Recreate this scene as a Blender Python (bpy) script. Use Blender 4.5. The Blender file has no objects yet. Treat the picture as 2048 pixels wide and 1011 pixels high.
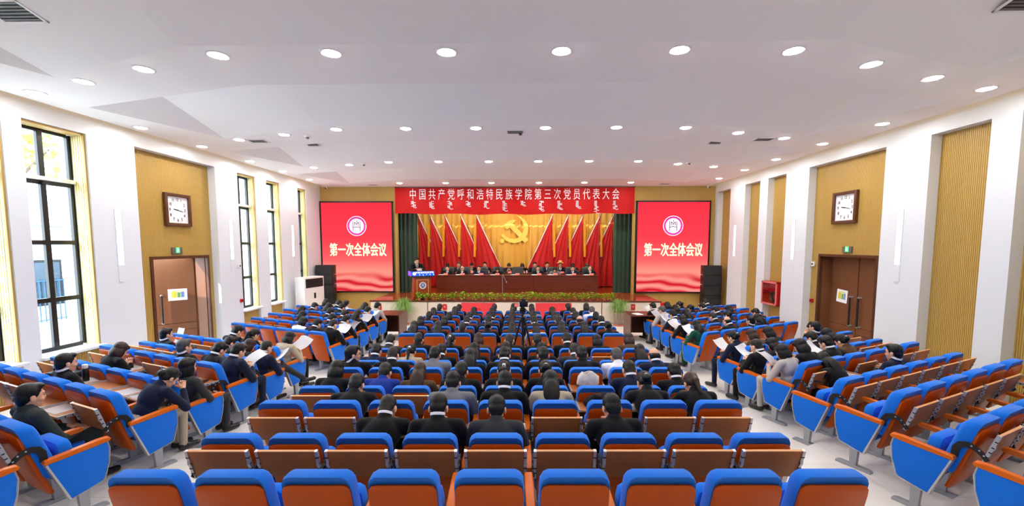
import bpy, bmesh, math, random
import numpy as np
from mathutils import Vector, Matrix
random.seed(7)
SC = bpy.context.scene
COL = SC.collection
PI = math.pi
R_ = math.radians

# ------------------------------------------------------------------ camera
cam = bpy.data.objects.new('camera', bpy.data.cameras.new('camera'))
COL.objects.link(cam)
cam.data.sensor_fit = 'HORIZONTAL'
cam.data.sensor_width = 36.0
cam.data.lens = 850.0 / 2048.0 * 36.0
cam.data.shift_y = 0.02534
cam.data.clip_start = 0.02
cam.location = (0.2, 0.0, 2.86)
cam.rotation_euler = (R_(90 - 4.6), 0, R_(1.18))
SC.camera = cam

# ------------------------------------------------------------------ sky, sun, exposure
world = bpy.data.worlds.new('world')
SC.world = world
world.use_nodes = True
wn = world.node_tree.nodes
wl = world.node_tree.links
bg = wn['Background']
tcw = wn.new('ShaderNodeTexCoord')
sep = wn.new('ShaderNodeSeparateXYZ')
rampw = wn.new('ShaderNodeValToRGB')
rampw.color_ramp.elements[0].position = 0.48
rampw.color_ramp.elements[0].color = (0.55, 0.62, 0.66, 1)
rampw.color_ramp.elements[1].position = 0.75
rampw.color_ramp.elements[1].color = (0.62, 0.80, 1.0, 1)
mapw = wn.new('ShaderNodeMapRange')
mapw.inputs['From Min'].default_value = -1
wl.new(tcw.outputs['Generated'], sep.inputs[0])
wl.new(sep.outputs['Z'], mapw.inputs['Value'])
wl.new(mapw.outputs['Result'], rampw.inputs['Fac'])
wl.new(rampw.outputs['Color'], bg.inputs['Color'])
bg.inputs['Strength'].default_value = 11.0

sun = bpy.data.objects.new('sun', bpy.data.lights.new('sun', 'SUN'))
COL.objects.link(sun)
sun.data.energy = 4.0
sun.data.angle = R_(0.6)
sun.data.color = (1.0, 0.95, 0.86)
sun.rotation_euler = Vector((0.44, 0.90, -0.62)).to_track_quat('-Z', 'Y').to_euler()

SC.view_settings.view_transform = 'Standard'
SC.view_settings.look = 'None'
SC.view_settings.gamma = 1.0
SC.view_settings.use_curve_mapping = False
SC.view_settings.exposure = 0.85
SC.cycles.max_bounces = 10
SC.cycles.diffuse_bounces = 8
SC.cycles.glossy_bounces = 3
SC.cycles.transmission_bounces = 4
SC.cycles.transparent_max_bounces = 8
SC.cycles.sample_clamp_indirect = 6.0
SC.cycles.caustics_reflective = False
SC.cycles.caustics_refractive = False

LAMP_E = 122.0      # downlight lens emission
STAGE_W = 125.0    # lamps in the stage house, watts
COVE_E = 4.0
SCREEN_E = 0.62


def s2l(c):
    return tuple(((v / 255.0) / 12.92) if v / 255.0 <= 0.04045 else (((v / 255.0) + 0.055) / 1.055) ** 2.4 for v in c)


# ------------------------------------------------------------------ materials
def pmat(name, rgb, rough=0.6, metal=0.0, var=0.08, scale=6.0, bump=0.0, bscale=60.0, stretch=(1, 1, 1), spec=0.5, sheen=0.0):
    m = bpy.data.materials.new(name)
    m.use_nodes = True
    n, l = m.node_tree.nodes, m.node_tree.links
    b = n['Principled BSDF']
    tc = n.new('ShaderNodeTexCoord')
    mp = n.new('ShaderNodeMapping')
    mp.inputs['Scale'].default_value = stretch
    l.new(tc.outputs['Object'], mp.inputs['Vector'])
    no = n.new('ShaderNodeTexNoise')
    no.inputs['Scale'].default_value = scale
    no.inputs['Detail'].default_value = 3.0
    l.new(mp.outputs['Vector'], no.inputs['Vector'])
    mx = n.new('ShaderNodeMix')
    mx.data_type = 'RGBA'
    c = s2l(rgb)
    mx.inputs['A'].default_value = tuple(v * (1 - var) for v in c) + (1,)
    mx.inputs['B'].default_value = tuple(min(1, v * (1 + var)) for v in c) + (1,)
    l.new(no.outputs['Fac'], mx.inputs['Factor'])
    l.new(mx.outputs['Result'], b.inputs['Base Color'])
    b.inputs['Roughness'].default_value = rough
    b.inputs['Metallic'].default_value = metal
    b.inputs['Specular IOR Level'].default_value = spec
    if sheen:
        b.inputs['Sheen Weight'].default_value = sheen
    if bump:
        n2 = n.new('ShaderNodeTexNoise')
        n2.inputs['Scale'].default_value = bscale
        n2.inputs['Detail'].default_value = 4.0
        l.new(mp.outputs['Vector'], n2.inputs['Vector'])
        bp = n.new('ShaderNodeBump')
        bp.inputs['Strength'].default_value = bump
        bp.inputs['Distance'].default_value = 0.01
        l.new(n2.outputs['Fac'], bp.inputs['Height'])
        l.new(bp.outputs['Normal'], b.inputs['Normal'])
    return m


def emat(name, rgb, strength):
    m = bpy.data.materials.new(name)
    m.use_nodes = True
    n, l = m.node_tree.nodes, m.node_tree.links
    n.remove(n['Principled BSDF'])
    e = n.new('ShaderNodeEmission')
    e.inputs['Color'].default_value = s2l(rgb) + (1,)
    e.inputs['Strength'].default_value = strength
    l.new(e.outputs[0], n['Material Output'].inputs['Surface'])
    return m


def glassmat(name, tint=(1, 1, 1), refl=0.08):
    m = bpy.data.materials.new(name)
    m.use_nodes = True
    n, l = m.node_tree.nodes, m.node_tree.links
    n.remove(n['Principled BSDF'])
    t = n.new('ShaderNodeBsdfTransparent')
    t.inputs['Color'].default_value = tint + (1,)
    g = n.new('ShaderNodeBsdfGlossy')
    g.inputs['Roughness'].default_value = 0.02
    mx = n.new('ShaderNodeMixShader')
    mx.inputs['Fac'].default_value = refl
    l.new(t.outputs[0], mx.inputs[1])
    l.new(g.outputs[0], mx.inputs[2])
    l.new(mx.outputs[0], n['Material Output'].inputs['Surface'])
    return m


M = {}
M['white'] = pmat('white_paint', (220, 225, 230), 0.7, var=0.015, scale=2, bump=0.03, bscale=90)
M['ceil'] = pmat('ceiling_paint', (248, 244, 238), 0.8, var=0.012, scale=1.5, bump=0.02, bscale=70)
M['ochre'] = pmat('ochre_panel', (184, 150, 76), 0.5, var=0.06, scale=4, stretch=(1, 1, 0.15), bump=0.05, bscale=40)
M['reveal'] = pmat('cream_ribbed_panel', (214, 200, 140), 0.5, var=0.05, scale=4, stretch=(1, 1, 0.15))
M['wood'] = pmat('dark_door_wood', (118, 74, 46), 0.4, var=0.14, scale=9, stretch=(1, 1, 0.1), bump=0.04, bscale=50)
M['frame'] = pmat('brown_frame', (84, 48, 26), 0.35, var=0.1, scale=9, stretch=(1, 1, 0.2))
M['black'] = pmat('black_metal', (9, 9, 10), 0.4, var=0.2, scale=20)
M['blackplastic'] = pmat('black_plastic', (16, 16, 17), 0.5, var=0.15, scale=30)
M['grille'] = pmat('speaker_grille', (24, 24, 25), 0.6, var=0.3, scale=160, bump=0.4, bscale=300)
M['grey'] = pmat('grey_metal', (158, 162, 168), 0.4, metal=0.25, var=0.06, scale=14, bump=0.02)
M['silver'] = pmat('silver_trim', (190, 192, 196), 0.3, metal=0.5, var=0.05, scale=20)
M['fabric'] = pmat('blue_fabric', (10, 112, 224), 0.85, var=0.07, scale=25, bump=0.25, bscale=420, sheen=0.15, spec=0.2)
M['shell'] = pmat('orange_wood_shell', (182, 74, 4), 0.34, var=0.12, scale=5, stretch=(1, 1, 0.25), bump=0.02, bscale=60, spec=0.25)
M['arm'] = pmat('orange_armrest_wood', (212, 100, 14), 0.3, var=0.1, scale=12, stretch=(1, 0.2, 1), spec=0.3)
M['tablet'] = pmat('tablet_wood', (176, 104, 52), 0.4, var=0.09, scale=8, stretch=(0.2, 1, 1), bump=0.02, bscale=80, spec=0.25)
M['tabedge'] = pmat('tablet_edge_wood', (226, 160, 100), 0.4, var=0.06, scale=12)
M['paper'] = pmat('white_paper', (246, 247, 250), 0.8, var=0.02, scale=30, bump=0.03, bscale=50)
M['skin'] = pmat('skin', (222, 168, 138), 0.55, var=0.06, scale=14, bump=0.03, bscale=120)
M['lip'] = pmat('lips', (176, 92, 84), 0.5, var=0.05)
M['shirt'] = pmat('white_shirt', (240, 241, 245), 0.8, var=0.03, scale=20)
M['shoe'] = pmat('black_shoe', (20, 19, 20), 0.3, var=0.2, scale=20)
M['eye'] = pmat('dark_eye', (28, 20, 18), 0.25, var=0.1)
M['red'] = pmat('red_paint', (190, 22, 24), 0.35, var=0.06)
M['flag'] = pmat('red_flag_cloth', (204, 10, 8), 0.55, var=0.08, scale=5, bump=0.05, bscale=200, sheen=0.2)
M['gold'] = pmat('golden_curtain', (232, 178, 74), 0.6, var=0.05, scale=6, stretch=(1, 1, 0.1), sheen=0.2)
M['green'] = pmat('green_velvet', (24, 58, 40), 0.8, var=0.2, scale=8, stretch=(1, 1, 0.1), sheen=0.4)
M['yellow'] = pmat('yellow_emblem', (255, 214, 92), 0.5, var=0.03)
M['ribbon'] = pmat('orange_ribbon', (246, 160, 20), 0.5, var=0.05)
M['marble'] = pmat('beige_marble', (226, 212, 196), 0.35, var=0.06, scale=3, bump=0.01)
M['table'] = pmat('table_veneer', (104, 44, 22), 0.28, var=0.16, scale=7, stretch=(0.15, 1, 1), bump=0.02)
M['desk'] = pmat('desk_veneer', (96, 48, 30), 0.35, var=0.12, scale=7, stretch=(0.2, 1, 1))
M['podium'] = pmat('podium_wood', (150, 62, 20), 0.3, var=0.14, scale=6, stretch=(1, 1, 0.2))
M['leather'] = pmat('black_leather', (40, 44, 44), 0.4, var=0.12, scale=20, bump=0.15, bscale=150)
M['leaf'] = pmat('green_leaf', (136, 190, 44), 0.45, var=0.25, scale=18)
M['leaf2'] = pmat('long_leaf', (134, 172, 80), 0.45, var=0.35, scale=9)
M['terracotta'] = pmat('terracotta', (206, 104, 84), 0.7, var=0.06)
M['pot'] = pmat('grey_pot', (142, 124, 108), 0.5, var=0.1)
M['soil'] = pmat('soil', (52, 36, 26), 0.9, var=0.3, scale=60, bump=0.4)
M['acwhite'] = pmat('appliance_white', (232, 228, 224), 0.4, var=0.02)
M['vent'] = pmat('vent_grey', (96, 92, 88), 0.5, var=0.1, scale=40)
M['ventdark'] = pmat('vent_dark', (48, 46, 46), 0.6, var=0.1)
M['bannerred'] = pmat('banner_cloth', (232, 8, 14), 0.6, var=0.05, scale=3, bump=0.03, bscale=120)
M['banwhite'] = pmat('banner_lettering', (255, 236, 236), 0.6, var=0.02)
M['poster'] = pmat('poster_red', (232, 58, 66), 0.5, var=0.04)
M['clockwhite'] = pmat('clock_face', (240, 240, 242), 0.4, var=0.01)
M['ink'] = pmat('ink', (24, 24, 28), 0.5, var=0.1)
M['facade'] = pmat('facade_white', (240, 240, 236), 0.8, var=0.03, scale=1)
M['bark'] = pmat('bark', (92, 72, 56), 0.9, var=0.25, scale=14, bump=0.5)
M['pave'] = pmat('outdoor_paving', (196, 192, 186), 0.9, var=0.08, scale=2)
M['blueiron'] = pmat('blue_iron', (38, 84, 120), 0.5, var=0.1)
M['bag'] = pmat('black_bag', (22, 23, 32), 0.55, var=0.15, scale=20, bump=0.1)
M['straw'] = pmat('straw_hat', (226, 186, 120), 0.7, var=0.1, scale=40, bump=0.2, bscale=200)
M['glass'] = glassmat('window_glass', (0.97, 0.99, 1.0), 0.06)
M['lamp'] = emat('lamp_lens', (255, 250, 244), LAMP_E)
M['cove'] = emat('cove_strip', (255, 206, 130), COVE_E)
M['wash'] = emat('wall_light', (250, 252, 255), 3.0)
M['exitgreen'] = emat('exit_lit', (70, 230, 110), 1.6)
M['blueled'] = emat('podium_display', (30, 84, 226), 1.0)
M['violetled'] = emat('podium_display_side', (140, 84, 232), 1.0)
M['whiteled'] = emat('display_white', (250, 244, 246), 1.15)
M['goldled'] = emat('display_gold', (255, 232, 170), 1.25)
M['pinkled'] = emat('display_pink', (206, 60, 140), 1.0)


def stage_wood():
    m = pmat('stage_floor_wood', (150, 66, 26), 0.16, var=0.25, scale=5, stretch=(6, 0.6, 1), bump=0.0)
    return m


M['stagewood'] = stage_wood()


def floor_mat():
    m = bpy.data.materials.new('floor_tile')
    m.use_nodes = True
    n, l = m.node_tree.nodes, m.node_tree.links
    b = n['Principled BSDF']
    tc = n.new('ShaderNodeTexCoord')
    br = n.new('ShaderNodeTexBrick')
    br.offset = 0.0
    br.inputs['Scale'].default_value = 1.0
    br.inputs['Brick Width'].default_value = 0.8
    br.inputs['Row Height'].default_value = 0.8
    br.inputs['Mortar Size'].default_value = 0.003
    br.inputs['Color1'].default_value = s2l((234, 230, 222)) + (1,)
    br.inputs['Color2'].default_value = s2l((237, 233, 226)) + (1,)
    br.inputs['Mortar'].default_value = s2l((206, 201, 192)) + (1,)
    l.new(tc.outputs['Object'], br.inputs['Vector'])
    no = n.new('ShaderNodeTexNoise')
    no.inputs['Scale'].default_value = 1.3
    no.inputs['Detail'].default_value = 5
    l.new(tc.outputs['Object'], no.inputs['Vector'])
    mx = n.new('ShaderNodeMix')
    mx.data_type = 'RGBA'
    mx.blend_type = 'MULTIPLY'
    mx.inputs['Factor'].default_value = 0.25
    l.new(br.outputs['Color'], mx.inputs['A'])
    l.new(no.outputs['Color'], mx.inputs['B'])
    rm = n.new('ShaderNodeValToRGB')
    rm.color_ramp.elements[0].color = (0.72, 0.70, 0.67, 1)
    rm.color_ramp.elements[1].color = (1, 1, 1, 1)
    l.new(no.outputs['Fac'], rm.inputs['Fac'])
    l.new(rm.outputs['Color'], mx.inputs['B'])
    l.new(mx.outputs['Result'], b.inputs['Base Color'])
    b.inputs['Roughness'].default_value = 0.32
    return m


M['floor'] = floor_mat()


def screen_mat():
    """the picture shown by the LED wall: red field, pale bloom, silk waves along the bottom (flat print)"""
    m = bpy.data.materials.new('led_wall_picture')
    m.use_nodes = True
    n, l = m.node_tree.nodes, m.node_tree.links
    n.remove(n['Principled BSDF'])
    tc = n.new('ShaderNodeTexCoord')
    sp = n.new('ShaderNodeSeparateXYZ')
    l.new(tc.outputs['Generated'], sp.inputs[0])
    wv = n.new('ShaderNodeTexWave')
    wv.wave_type = 'BANDS'
    wv.bands_direction = 'Z'
    wv.inputs['Scale'].default_value = 1.7
    wv.inputs['Distortion'].default_value = 7.0
    wv.inputs['Detail'].default_value = 1.0
    wv.inputs['Detail Scale'].default_value = 0.8
    mp = n.new('ShaderNodeMapping')
    mp.inputs['Scale'].default_value = (1.3, 0.0, 1.9)
    l.new(tc.outputs['Generated'], mp.inputs['Vector'])
    l.new(mp.outputs['Vector'], wv.inputs['Vector'])
    wr = n.new('ShaderNodeValToRGB')
    wr.color_ramp.elements[0].color = s2l((206, 24, 44)) + (1,)
    wr.color_ramp.elements[1].color = s2l((255, 150, 140)) + (1,)
    l.new(wv.outputs['Fac'], wr.inputs['Fac'])
    vr = n.new('ShaderNodeValToRGB')
    cr = vr.color_ramp
    cr.elements[0].position = 0.0
    cr.elements[0].color = s2l((236, 66, 80)) + (1,)
    cr.elements[1].position = 1.0
    cr.elements[1].color = s2l((240, 52, 70)) + (1,)
    for p, c in ((0.22, (255, 150, 130)), (0.36, (250, 96, 100)), (0.6, (246, 64, 78))):
        e = cr.elements.new(p)
        e.color = s2l(c) + (1,)
    l.new(sp.outputs['Z'], vr.inputs['Fac'])
    mr = n.new('ShaderNodeMapRange')
    mr.inputs['From Min'].default_value = 0.24
    mr.inputs['From Max'].default_value = 0.13
    l.new(sp.outputs['Z'], mr.inputs['Value'])
    mx = n.new('ShaderNodeMix')
    mx.data_type = 'RGBA'
    l.new(mr.outputs['Result'], mx.inputs['Factor'])
    l.new(vr.outputs['Color'], mx.inputs['A'])
    l.new(wr.outputs['Color'], mx.inputs['B'])
    e = n.new('ShaderNodeEmission')
    e.inputs['Strength'].default_value = SCREEN_E
    l.new(mx.outputs['Result'], e.inputs['Color'])
    l.new(e.outputs[0], n['Material Output'].inputs['Surface'])
    return m


M['screen'] = screen_mat()

CLOTH = {}
for k, rgb in dict(k=(14, 14, 17), n=(18, 25, 50), c=(48, 50, 54), g=(112, 114, 120), l=(176, 170, 166), w=(232, 232, 236),
                   b=(176, 162, 138), e=(12, 74, 58), o=(86, 60, 40), r=(22, 50, 140), y=(226, 204, 140), d=(42, 52, 52), j=(52, 72, 112)).items():
    CLOTH[k] = pmat('cloth_' + k, rgb, 0.85, var=0.12, scale=12, bump=0.25, bscale=30, sheen=0.1, spec=0.2)
CNAME = dict(k='black', n='navy', c='charcoal', g='grey', l='light grey', w='white', b='beige', e='green', o='brown', r='royal blue', y='pale yellow', d='dark green', j='blue')
HAIR = {}
for k, rgb in dict(k=(9, 8, 8), z=(30, 26, 25), g=(74, 72, 72), o=(52, 30, 20)).items():
    HAIR[k] = pmat('hair_' + k, rgb, 0.38, var=0.3, scale=60, stretch=(1, 1, 0.15), bump=0.5, bscale=120, spec=0.35)


# ------------------------------------------------------------------ mesh helpers
def finish(name, bm, mats, parent=None, smooth=False, loc=None, link=True):
    me = bpy.data.meshes.new(name)
    bmesh.ops.recalc_face_normals(bm, faces=bm.faces)
    bm.to_mesh(me)
    bm.free()
    for m in (mats if isinstance(mats, (list, tuple)) else [mats]):
        me.materials.append(m)
    if smooth:
        me.polygons.foreach_set('use_smooth', [True] * len(me.polygons))
        try:
            me.set_sharp_from_angle(angle=R_(42))
        except Exception:
            pass
    if not link:
        return me
    return inst(name, me, parent, loc)


def inst(name, me, parent=None, loc=None, rot=None):
    o = bpy.data.objects.new(name, me)
    COL.objects.link(o)
    if parent is not None:
        o.parent = parent
    if loc is not None:
        o.location = loc
    if rot is not None:
        o.rotation_euler = rot
    return o


def tag(o, label, cat, group=None):
    o['label'] = label
    o['category'] = cat
    if group:
        o['group'] = group
    return o


def thing(name, label, cat, loc=(0, 0, 0), rz=0.0, group=None):
    o = bpy.data.objects.new(name, None)
    o.empty_display_size = 0.1
    COL.objects.link(o)
    o.location = loc
    o.rotation_euler = (0, 0, rz)
    return tag(o, label, cat, group)


def struct(o):
    o['kind'] = 'structure'
    return o


def box(bm, x0, x1, y0, y1, z0, z1, mi=0, bevel=0.0, mtx=None):
    v = [bm.verts.new((x, y, z)) for x in (x0, x1) for y in (y0, y1) for z in (z0, z1)]
    fs = [bm.faces.new([v[i] for i in q]) for q in ((0, 1, 3, 2), (4, 6, 7, 5), (0, 4, 5, 1), (2, 3, 7, 6), (0, 2, 6, 4), (1, 5, 7, 3))]
    for f in fs:
        f.material_index = mi
    if bevel:
        es = list({e for f in fs for e in f.edges})
        r = bmesh.ops.bevel(bm, geom=es, offset=bevel, segments=2, affect='EDGES', profile=0.6)
        for f in r['faces']:
            f.material_index = mi
        v = list({w for f in r['faces'] for w in f.verts} | {w for w in v if w.is_valid})
    if mtx is not None:
        bmesh.ops.transform(bm, matrix=mtx, verts=[w for w in v if w.is_valid])
    return fs


def prism(bm, pts, axis, a, b, mi=0, bevel=0.0, mtx=None):
    """polygon pts extruded along axis 0/1/2 from a to b; pts are the other two coordinates in order"""
    def P(p, t):
        q = list(p)
        q.insert(axis, t)
        return q
    lo = [bm.verts.new(P(p, a)) for p in pts]
    hi = [bm.verts.new(P(p, b)) for p in pts]
    fs = [bm.faces.new(lo), bm.faces.new(hi[::-1])]
    n = len(pts)
    for i in range(n):
        fs.append(bm.faces.new([lo[i], hi[i], hi[(i + 1) % n], lo[(i + 1) % n]]))
    for f in fs:
        f.material_index = mi
    vs = lo + hi
    if bevel:
        es = list({e for f in fs[:2] for e in f.edges})
        r = bmesh.ops.bevel(bm, geom=es, offset=bevel, segments=2, affect='EDGES', profile=0.6)
        for f in r['faces']:
            f.material_index = mi
        vs = list({w for f in r['faces'] for w in f.verts} | {w for w in vs if w.is_valid})
    if mtx is not None:
        bmesh.ops.transform(bm, matrix=mtx, verts=vs)


def capsule(bm, p0, r0, p1, r1, seg=12, mi=0):
    p0, p1 = Vector(p0), Vector(p1)
    d = p1 - p0
    if d.length < 1e-6:
        d = Vector((0, 0, 1e-4))
    ax = d.normalized()
    u = ax.orthogonal().normalized()
    w = ax.cross(u)
    rings = []
    for a in (-75, -45, -15):
        rings.append((p0 + ax * r0 * math.sin(R_(a)), r0 * math.cos(R_(a))))
    for a in (15, 45, 75):
        rings.append((p1 + ax * r1 * math.sin(R_(a)), r1 * math.cos(R_(a))))
    prev = None
    vb = bm.verts.new(p0 - ax * r0)
    for c, r in rings:
        cur = [bm.verts.new(c + (u * math.cos(2 * PI * i / seg) + w * math.sin(2 * PI * i / seg)) * r) for i in range(seg)]
        for i in range(seg):
            j = (i + 1) % seg
            f = bm.faces.new([vb, cur[j], cur[i]]) if prev is None else bm.faces.new([prev[i], prev[j], cur[j], cur[i]])
            f.material_index = mi
        prev = cur
    vt = bm.verts.new(p1 + ax * r1)
    for i in range(seg):
        bm.faces.new([prev[i], prev[(i + 1) % seg], vt]).material_index = mi


def tube(bm, pts, r, seg=8, mi=0, caps=True):
    pts = [Vector(p) for p in pts]
    prev = None
    u = None
    first = None
    for i, p in enumerate(pts):
        t = (pts[min(i + 1, len(pts) - 1)] - pts[max(i - 1, 0)]).normalized()
        u = t.orthogonal().normalized() if u is None else (u - t * u.dot(t)).normalized()
        w = t.cross(u)
        rr = r[i] if isinstance(r, (list, tuple)) else r
        cur = [bm.verts.new(p + (u * math.cos(2 * PI * k / seg) + w * math.sin(2 * PI * k / seg)) * rr) for k in range(seg)]
        if prev:
            for k in range(seg):
                bm.faces.new([prev[k], prev[(k + 1) % seg], cur[(k + 1) % seg], cur[k]]).material_index = mi
        else:
            first = cur
        prev = cur
    if caps:
        bm.faces.new(first[::-1]).material_index = mi
        bm.faces.new(prev).material_index = mi


def lathe(bm, prof, seg=24, c=(0, 0, 0), mi=0):
    c = Vector(c)
    prev = None
    for r, z in prof:
        if r < 1e-5:
            cur = [bm.verts.new(c + Vector((0, 0, z)))] * seg
        else:
            cur = [bm.verts.new(c + Vector((r * math.cos(2 * PI * k / seg), r * math.sin(2 * PI * k / seg), z))) for k in range(seg)]
        if prev:
            for k in range(seg):
                vs = []
                for q in (prev[k], prev[(k + 1) % seg], cur[(k + 1) % seg], cur[k]):
                    if q not in vs:
                        vs.append(q)
                if len(vs) > 2:
                    bm.faces.new(vs).material_index = mi
        prev = cur


def ellipsoid(bm, c, r, rx=0.0, mi=0, seg=16, rg=10):
    mt = Matrix.Translation(c) @ Matrix.Rotation(rx, 4, 'X') @ Matrix.Diagonal((r[0], r[1], r[2], 1))
    g = bmesh.ops.create_uvsphere(bm, u_segments=seg, v_segments=rg, radius=1.0, matrix=mt)
    for f in {f for v in g['verts'] for f in v.link_faces}:
        f.material_index = mi


def pillow(bm, half, rings, base, mi=0):
    """rounded slab: half = right outline (x, z) bottom to top; rings = (inset, y offset); base(z) = lean"""
    xm = max(p[0] for p in half)
    z0, z1 = half[0][1], half[-1][1]
    zc, hz = (z0 + z1) / 2, (z1 - z0) / 2
    prev = None
    n = len(half)
    for k, (d, off) in enumerate(rings):
        loop = [(x * (1 - d / xm), zc + (z - zc) * (1 - d / hz)) for x, z in half]
        rt = [bm.verts.new((x, base(z) + off, z)) for x, z in loop]
        lf = [bm.verts.new((-x, base(z) + off, z)) for x, z in loop]
        cur = rt + lf[::-1]
        if prev:
            for i in range(2 * n):
                j = (i + 1) % (2 * n)
                bm.faces.new([prev[i], prev[j], cur[j], cur[i]]).material_index = mi
        if k in (0, len(rings) - 1):
            for i in range(n - 1):
                bm.faces.new([rt[i], rt[i + 1], lf[i + 1], lf[i]]).material_index = mi
        prev = cur


def text_mesh(name, s, size, depth=0.004, sx=1.0, bold=0.0, mat=None, align='CENTER'):
    cu = bpy.data.curves.new(name, 'FONT')
    cu.body = s
    cu.size = size
    cu.extrude = depth
    cu.offset = bold
    cu.align_x = align
    cu.align_y = 'CENTER'
    o = bpy.data.objects.new(name, cu)
    COL.objects.link(o)
    dg = bpy.context.evaluated_depsgraph_get()
    me = bpy.data.meshes.new_from_object(o.evaluated_get(dg))
    bpy.data.objects.remove(o)
    me.transform(Matrix.Diagonal((sx, 1, 1, 1)))
    me.name = name
    me.materials.clear()
    if mat:
        me.materials.append(mat)
    return me


def grooved(bm, x0, x1, z0, z1, y, pitch=0.034, depth=0.008, mtx=None, mi=0):
    """vertical ribs facing -y in its own frame: profile along x extruded over z"""
    n = max(2, int(round((x1 - x0) / pitch)))
    p = (x1 - x0) / n
    xs = []
    for i in range(n):
        a = x0 + i * p
        xs += [(a, y), (a + p * .72, y), (a + p * .74, y + depth), (a + p * .98, y + depth)]
    xs.append((x1, y))
    lo = [bm.verts.new((a, b, z0)) for a, b in xs]
    hi = [bm.verts.new((a, b, z1)) for a, b in xs]
    for i in range(len(xs) - 1):
        bm.faces.new([lo[i], lo[i + 1], hi[i + 1], hi[i]]).material_index = mi
    if mtx is not None:
        bmesh.ops.transform(bm, matrix=mtx, verts=lo + hi)


ORD = ['first', 'second', 'third', 'fourth', 'fifth', 'sixth', 'seventh', 'eighth', 'ninth', 'tenth', 'eleventh', 'twelfth']

# ================================================================== ROOM SHELL
TZ = [0.0, 0.11, 0.22, 0.33, 0.44]
TB = {1: 8.2, 2: 6.57, 3: 5.04, 4: 3.5}


def edge_line(yc, far=8.7):
    return [(-far, yc + 1.23), (-6.9, yc + 1.23), (-3.9, yc), (3.5, yc + .06), (6.9, yc + 1.72), (far, yc + 1.72)]


bm = bmesh.new()
box(bm, -8.9, 8.7, -3.2, 21.2, -0.15, 0.0)
floor = struct(finish('floor', bm, M['floor']))
for k in (1, 2, 3, 4):
    bm = bmesh.new()
    prism(bm, [(-8.0, -3.2)] + [(max(-8.0, min(8.0, x)), y) for x, y in edge_line(TB[k])] + [(8.0, -3.2)], 2, 0.001 * k, TZ[k])
    struct(finish('floor_tier', bm, M['floor'], floor))

HZ = 4.94
LW = [('win', 5.7, 6.71), ('win', 6.99, 8.04), ('door', 9.04, 11.41), ('win', 12.31, 13.14), ('win', 13.71, 14.48), ('win', 15.64, 16.25)]
RW = [('niche', 5.9, 6.95), ('niche', 7.39, 8.43), ('door', 9.43, 11.85), ('niche', 12.85, 13.77), ('niche', 14.22, 15.14), ('niche', 16.18, 17.18)]


def wall(name, sgn, items):
    bm = bmesh.new()
    xi, xo = sgn * 8.0, sgn * 8.55
    a, b = min(xi, xo), max(xi, xo)
    y = -3.2
    for kind, y0, y1 in items:
        box(bm, a, b, y, y0, -0.1, 5.62)
        box(bm, a, b, y0, y1, HZ, 5.62)
        y = y1
    box(bm, a, b, y, 17.6, -0.1, 5.62)
    return struct(finish(name, bm, M['white']))


wall('wall_left', -1, LW)
wall('wall_right', 1, RW)
bm = bmesh.new()
box(bm, -8.55, 8.55, -3.4, -3.2, -0.1, 5.62)
struct(finish('wall_rear', bm, M['white']))

# back wall either side of the stage opening, faced with wood panels
bm = bmesh.new()
box(bm, -8.0, -4.92, 17.44, 17.6, 0, 5.62)
box(bm, 4.80, 8.0, 17.44, 17.6, 0, 5.62)
box(bm, -4.92, 4.80, 17.44, 17.6, 4.6, 5.62)
wb = struct(finish('wall_back', bm, M['white']))
for x0, x1 in ((-8.0, -4.92), (4.80, 8.0)):
    w = (x1 - x0) / 3
    for i in range(3):
        for z0, z1 in ((0, 2.4), (2.405, 5.2)):
            bm = bmesh.new()
            box(bm, x0 + i * w + .003, x0 + (i + 1) * w - .003, 17.41, 17.44, z0, z1)
            finish('wood_panel', bm, M['ochre'], wb)
tn = 0
for x0, x1 in ((-4.94, -4.87), (4.75, 4.82)):
    tn += 1
    bm = bmesh.new()
    box(bm, x0, x1, 17.36, 17.62, 0.84, 5.2, bevel=.006)
    struct(finish('trim_%d' % tn, bm, M['ochre']))


def trim(bm, mat, smooth=False):
    global tn
    tn += 1
    return struct(finish('trim_%d' % tn, bm, mat, smooth=smooth))


# right wall niches: ribbed ochre panels
RZm = Matrix.Rotation(-PI / 2, 4, 'Z')
RZp = Matrix.Rotation(PI / 2, 4, 'Z')
for kind, y0, y1 in RW:
    if kind == 'niche':
        bm = bmesh.new()
        grooved(bm, -y1, -y0, 0, HZ, 8.2, mtx=RZp @ Matrix.Rotation(PI, 4, 'Z'))
        trim(bm, M['ochre'])


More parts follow.
